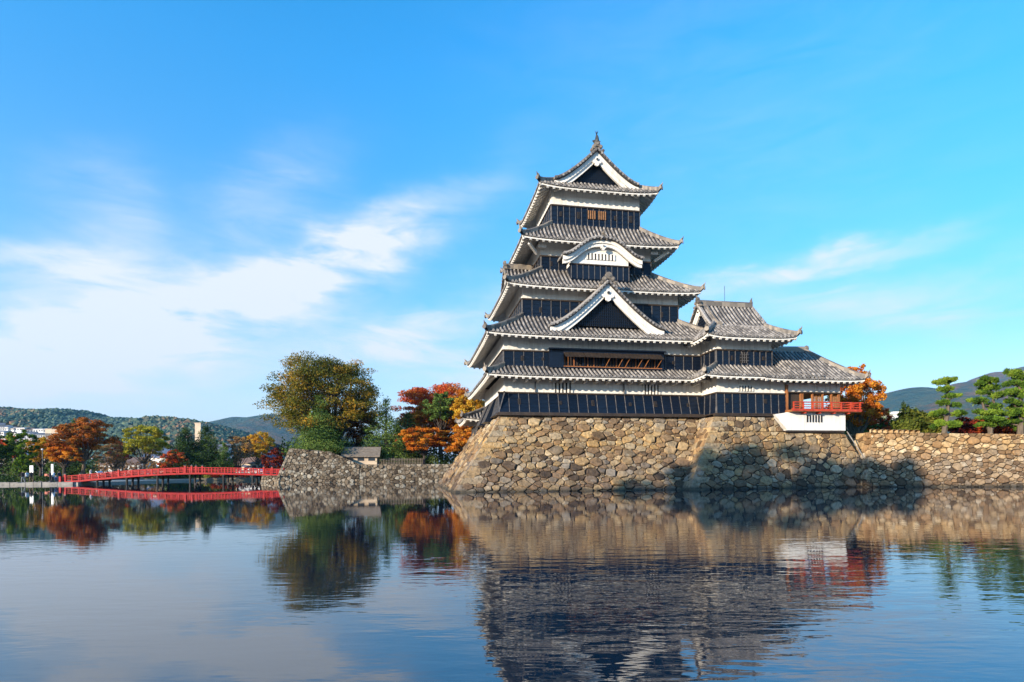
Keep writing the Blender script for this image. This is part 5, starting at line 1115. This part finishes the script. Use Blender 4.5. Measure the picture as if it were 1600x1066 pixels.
# ------------------------------------------------------------------ hills, hillside town, mountains
def ridge(name, Y0, Y1, outline, mat, seed, rough=.05, cols=120, rows=26, base=0.0, x_pad=0):
    """hill whose skyline follows points of the photograph seen at its crest distance; falls away in front and behind"""
    rng = np.random.default_rng(seed); crest = Y0 + (Y1 - Y0) * .62; xs = [p[0] for p in outline]; ys = [p[1] for p in outline]; g = []
    ph = rng.uniform(0, 6.28, 40)
    for j in range(rows + 1):
        f_ = j / rows; Y = Y0 + (Y1 - Y0) * f_; row = []
        for i in range(cols + 1):
            px = xs[0] + (xs[-1] - xs[0]) * i / cols; py = np.interp(px, xs, ys); c = at(px, py, crest); H = c.z - base; X = c.x * (1 + (f_ - .62) * .10)
            u = f_ / .62 if f_ < .62 else 1 - (f_ - .62) / .38
            prof = math.sin(u * math.pi / 2) ** 1.3
            w = 0
            for k in range(1, 8): w += math.sin(X * .0045 * k * 80 / (crest * .1) + ph[k] + f_ * 5 * math.sin(ph[k + 8])) * math.sin(f_ * 5.5 * k + ph[k + 16] + X * .002) / k
            row.append((X, Y, base - 3 + (H + 3) * prof * (1 + rough * w * (1 - prof ** 6)) ))
        g.append(row)
    mb = MB(); mb.grid(g); return struct(name, mb, mat, True), g
_, gL = ridge('wooded_hill', 430, 1000, [(-160, 652), (-60, 650), (0, 652), (25, 646), (37, 643), (55, 649), (66, 648), (110, 648), (130, 647), (150, 650), (170, 657), (200, 661), (240, 662), (300, 664), (340, 668), (420, 690)], 'hill_near', 1)
_, gM = ridge('low_hill', 380, 620, [(205, 695), (222, 668), (235, 661), (250, 658), (280, 660), (310, 664), (335, 670), (365, 680), (410, 695)], 'hill_near', 2)
ridge('mountain', 1500, 2800, [(280, 690), (330, 664), (350, 657), (372, 652), (392, 653), (410, 650), (430, 648), (450, 650), (480, 655), (540, 668), (620, 690)], 'hill_far_hazed', 3, .14, 160, 40)
ridge('mountain', 1400, 2600, [(1180, 690), (1280, 660), (1330, 634), (1370, 618), (1398, 611), (1425, 616), (1445, 614), (1462, 607), (1490, 600), (1530, 600), (1600, 606), (1700, 640), (1800, 680)], 'hill_far_hazed', 4, .14, 200, 44)
ridge('mountain', 1900, 3400, [(1330, 690), (1400, 640), (1460, 612), (1500, 604), (1520, 592), (1545, 583), (1565, 583), (1590, 575), (1620, 568), (1680, 566), (1760, 590), (1900, 640), (2050, 690)], 'hill_far_hazed', 5, .14, 200, 44)
ridge('low_hill', 900, 1700, [(1150, 700), (1260, 686), (1340, 660), (1385, 650), (1430, 640), (1475, 624), (1510, 622), (1560, 634), (1620, 640), (1750, 670), (1850, 695)], 'hill_far_hazed', 6, .14, 160, 40)
def wood(name, label, g, mat, n, r0, r1, seed, frm, to, below=1.0):
    """far wood: many small crowns over a hillside"""
    rng = random.Random(seed); mb = MB(); R_ = len(g) - 1; Cn = len(g[0]) - 1
    ico = [(0, 0, .8), (.9, 0, .35), (.28, .85, .35), (-.73, .53, .35), (-.73, -.53, .35), (.28, -.85, .35), (.73, .53, -.4), (-.28, .85, -.4), (-.9, 0, -.4), (-.28, -.85, -.4), (.73, -.53, -.4)]
    fc = [(0, 1, 2), (0, 2, 3), (0, 3, 4), (0, 4, 5), (0, 5, 1), (1, 6, 2), (2, 7, 3), (3, 8, 4), (4, 9, 5), (5, 10, 1), (2, 6, 7), (3, 7, 8), (4, 8, 9), (5, 9, 10), (1, 10, 6)]
    for _ in range(n):
        fj = rng.uniform(frm, to) * R_; fi = rng.random() * Cn; j, i = min(int(fj), R_ - 1), min(int(fi), Cn - 1); a, b = V3(g[j][i]), V3(g[j + 1][i + 1]); c = a.lerp(b, rng.random()); r = rng.uniform(r0, r1); hk = rng.uniform(.8, 1.25)
        tn = min(1, max(0, rng.random() * .7 + .3 * math.sin(c.x * .03 + c.y * .02))); o = rng.random() * 6
        mb.add([(c.x + r * (x * math.cos(o) - y * math.sin(o)) * rng.uniform(.75, 1.2), c.y + r * (x * math.sin(o) + y * math.cos(o)), c.z + r * .55 + r * z * hk * rng.uniform(.8, 1.2)) for x, y, z in ico], fc, tn)
    o = link(name, mb.mesh(name, mat)); tag(o, label, 'wood', kind='stuff')
leaf_mat('leaf_wood_hazed', [(.07, .115, .10), (.09, .145, .105), (.13, .17, .11), (.10, .15, .115), (.22, .18, .11), (.27, .16, .10)], .1)  # crown colours lightened and blued to paint haze onto the hillside
wood('far_wood', 'mixed green and russet wood covering the ridge above the town', gL, 'leaf_wood_hazed', 7500, 2.0, 4.2, 1, .35, .66)
wood('far_wood', 'autumn wood on the low hill behind the yellow-green tree', gM, 'leaf_wood_hazed', 4200, 1.7, 3.6, 2, .10, .68)
# houses of the hillside town
def town(n, seed):
    rng = random.Random(seed); kinds = []
    for (w, d, h, rh, wall, roof) in ((8, 6, 3.8, 1.8, 'far_wall', 'far_roof_grey'), (7, 6, 4.2, 1.7, 'far_wall', 'far_roof_blue'), (9, 7, 3.6, 1.8, 'far_wall_grey', 'far_roof_brown'), (10, 8, 4.5, .4, 'far_wall', 'far_wall_grey'), (8, 6, 4, 1.8, 'far_wall_tan', 'far_roof_grey')):
        q = MB(); q.box((-w / 2, -d / 2, -4), (w / 2, d / 2, h)); q.prism([(-w / 2, -d / 2, h), (-w / 2, d / 2, h), (-w / 2, 0, h + rh)][::-1], (w, 0, 0))
        for i in range(4): q.box((-w / 2 + w * (i + .3) / 4, -d / 2 - .1, h * .5), (-w / 2 + w * (i + .75) / 4, -d / 2, h * .8), mi=2)
        for s_ in (-1, 1): q.hexa([(-w / 2 - .5, s_ * (d / 2 + .6), h - .2), (w / 2 + .5, s_ * (d / 2 + .6), h - .2), (w / 2 + .5, 0, h + rh), (-w / 2 - .5, 0, h + rh)], [(-w / 2 - .5, s_ * (d / 2 + .6), h + .1), (w / 2 + .5, s_ * (d / 2 + .6), h + .1), (w / 2 + .5, 0, h + rh + .3), (-w / 2 - .5, 0, h + rh + .3)], mi=1)
        kinds.append(q.mesh('house', [wall, roof, 'glass']))
    lab = ['white house with a grey roof in the hillside town', 'white house with a blue roof in the hillside town', 'grey house with a brown roof in the hillside town', 'flat-roofed white block in the hillside town', 'tan house with a grey roof in the hillside town']
    R_ = len(gL) - 1; Cn = len(gL[0]) - 1
    for k in range(n):
        px = rng.choice((rng.uniform(-8, 90), rng.uniform(-8, 60), rng.uniform(150, 222), rng.uniform(150, 222))); fj = rng.uniform(.13, .345) * R_; j = int(fj); Y = gL[j][0][1]
        i = min(range(Cn + 1), key=lambda i: abs(CX + gL[j][i][0] / gL[j][i][1] * FPX - px)); p = gL[j][i]; w_ = rng.randrange(5)
        o = link('house', kinds[w_], loc=(p[0] + rng.uniform(-4, 4), p[1], p[2])); o.rotation_euler.z = rng.uniform(-.6, .6); s_ = rng.uniform(.8, 1.25); o.scale = (s_, s_, s_); sd = ', left of the large rust maple' if px < 120 else ', right of the large rust maple'; tag(o, lab[w_] + sd, 'house', 'hillside town: ' + lab[w_].split(' in the')[0] + sd)
town(120, 4)

# ------------------------------------------------------------------ haze: even, pale air round the whole scene
def build_haze(density):
    m = bpy.data.materials.new('haze'); m.use_nodes = True; t = NT(m.node_tree); t.n.clear(); out = t.node('ShaderNodeOutputMaterial'); v = t.node('ShaderNodeVolumePrincipled')
    v.inputs['Color'].default_value = (.36, .66, 1.0, 1); v.inputs['Density'].default_value = density; v.inputs['Anisotropy'].default_value = 0.25
    t.l.new(v.outputs[0], out.inputs['Volume']); MATS['haze'] = m
    q = MB(); q.box((-9500, -3500, -2.8), (9500, 12500, 560)); o = link('haze', q.mesh('haze', 'haze')); tag(o, 'thin pale blue autumn haze over the far hills', 'haze', kind='stuff')
build_haze(0.9e-4)
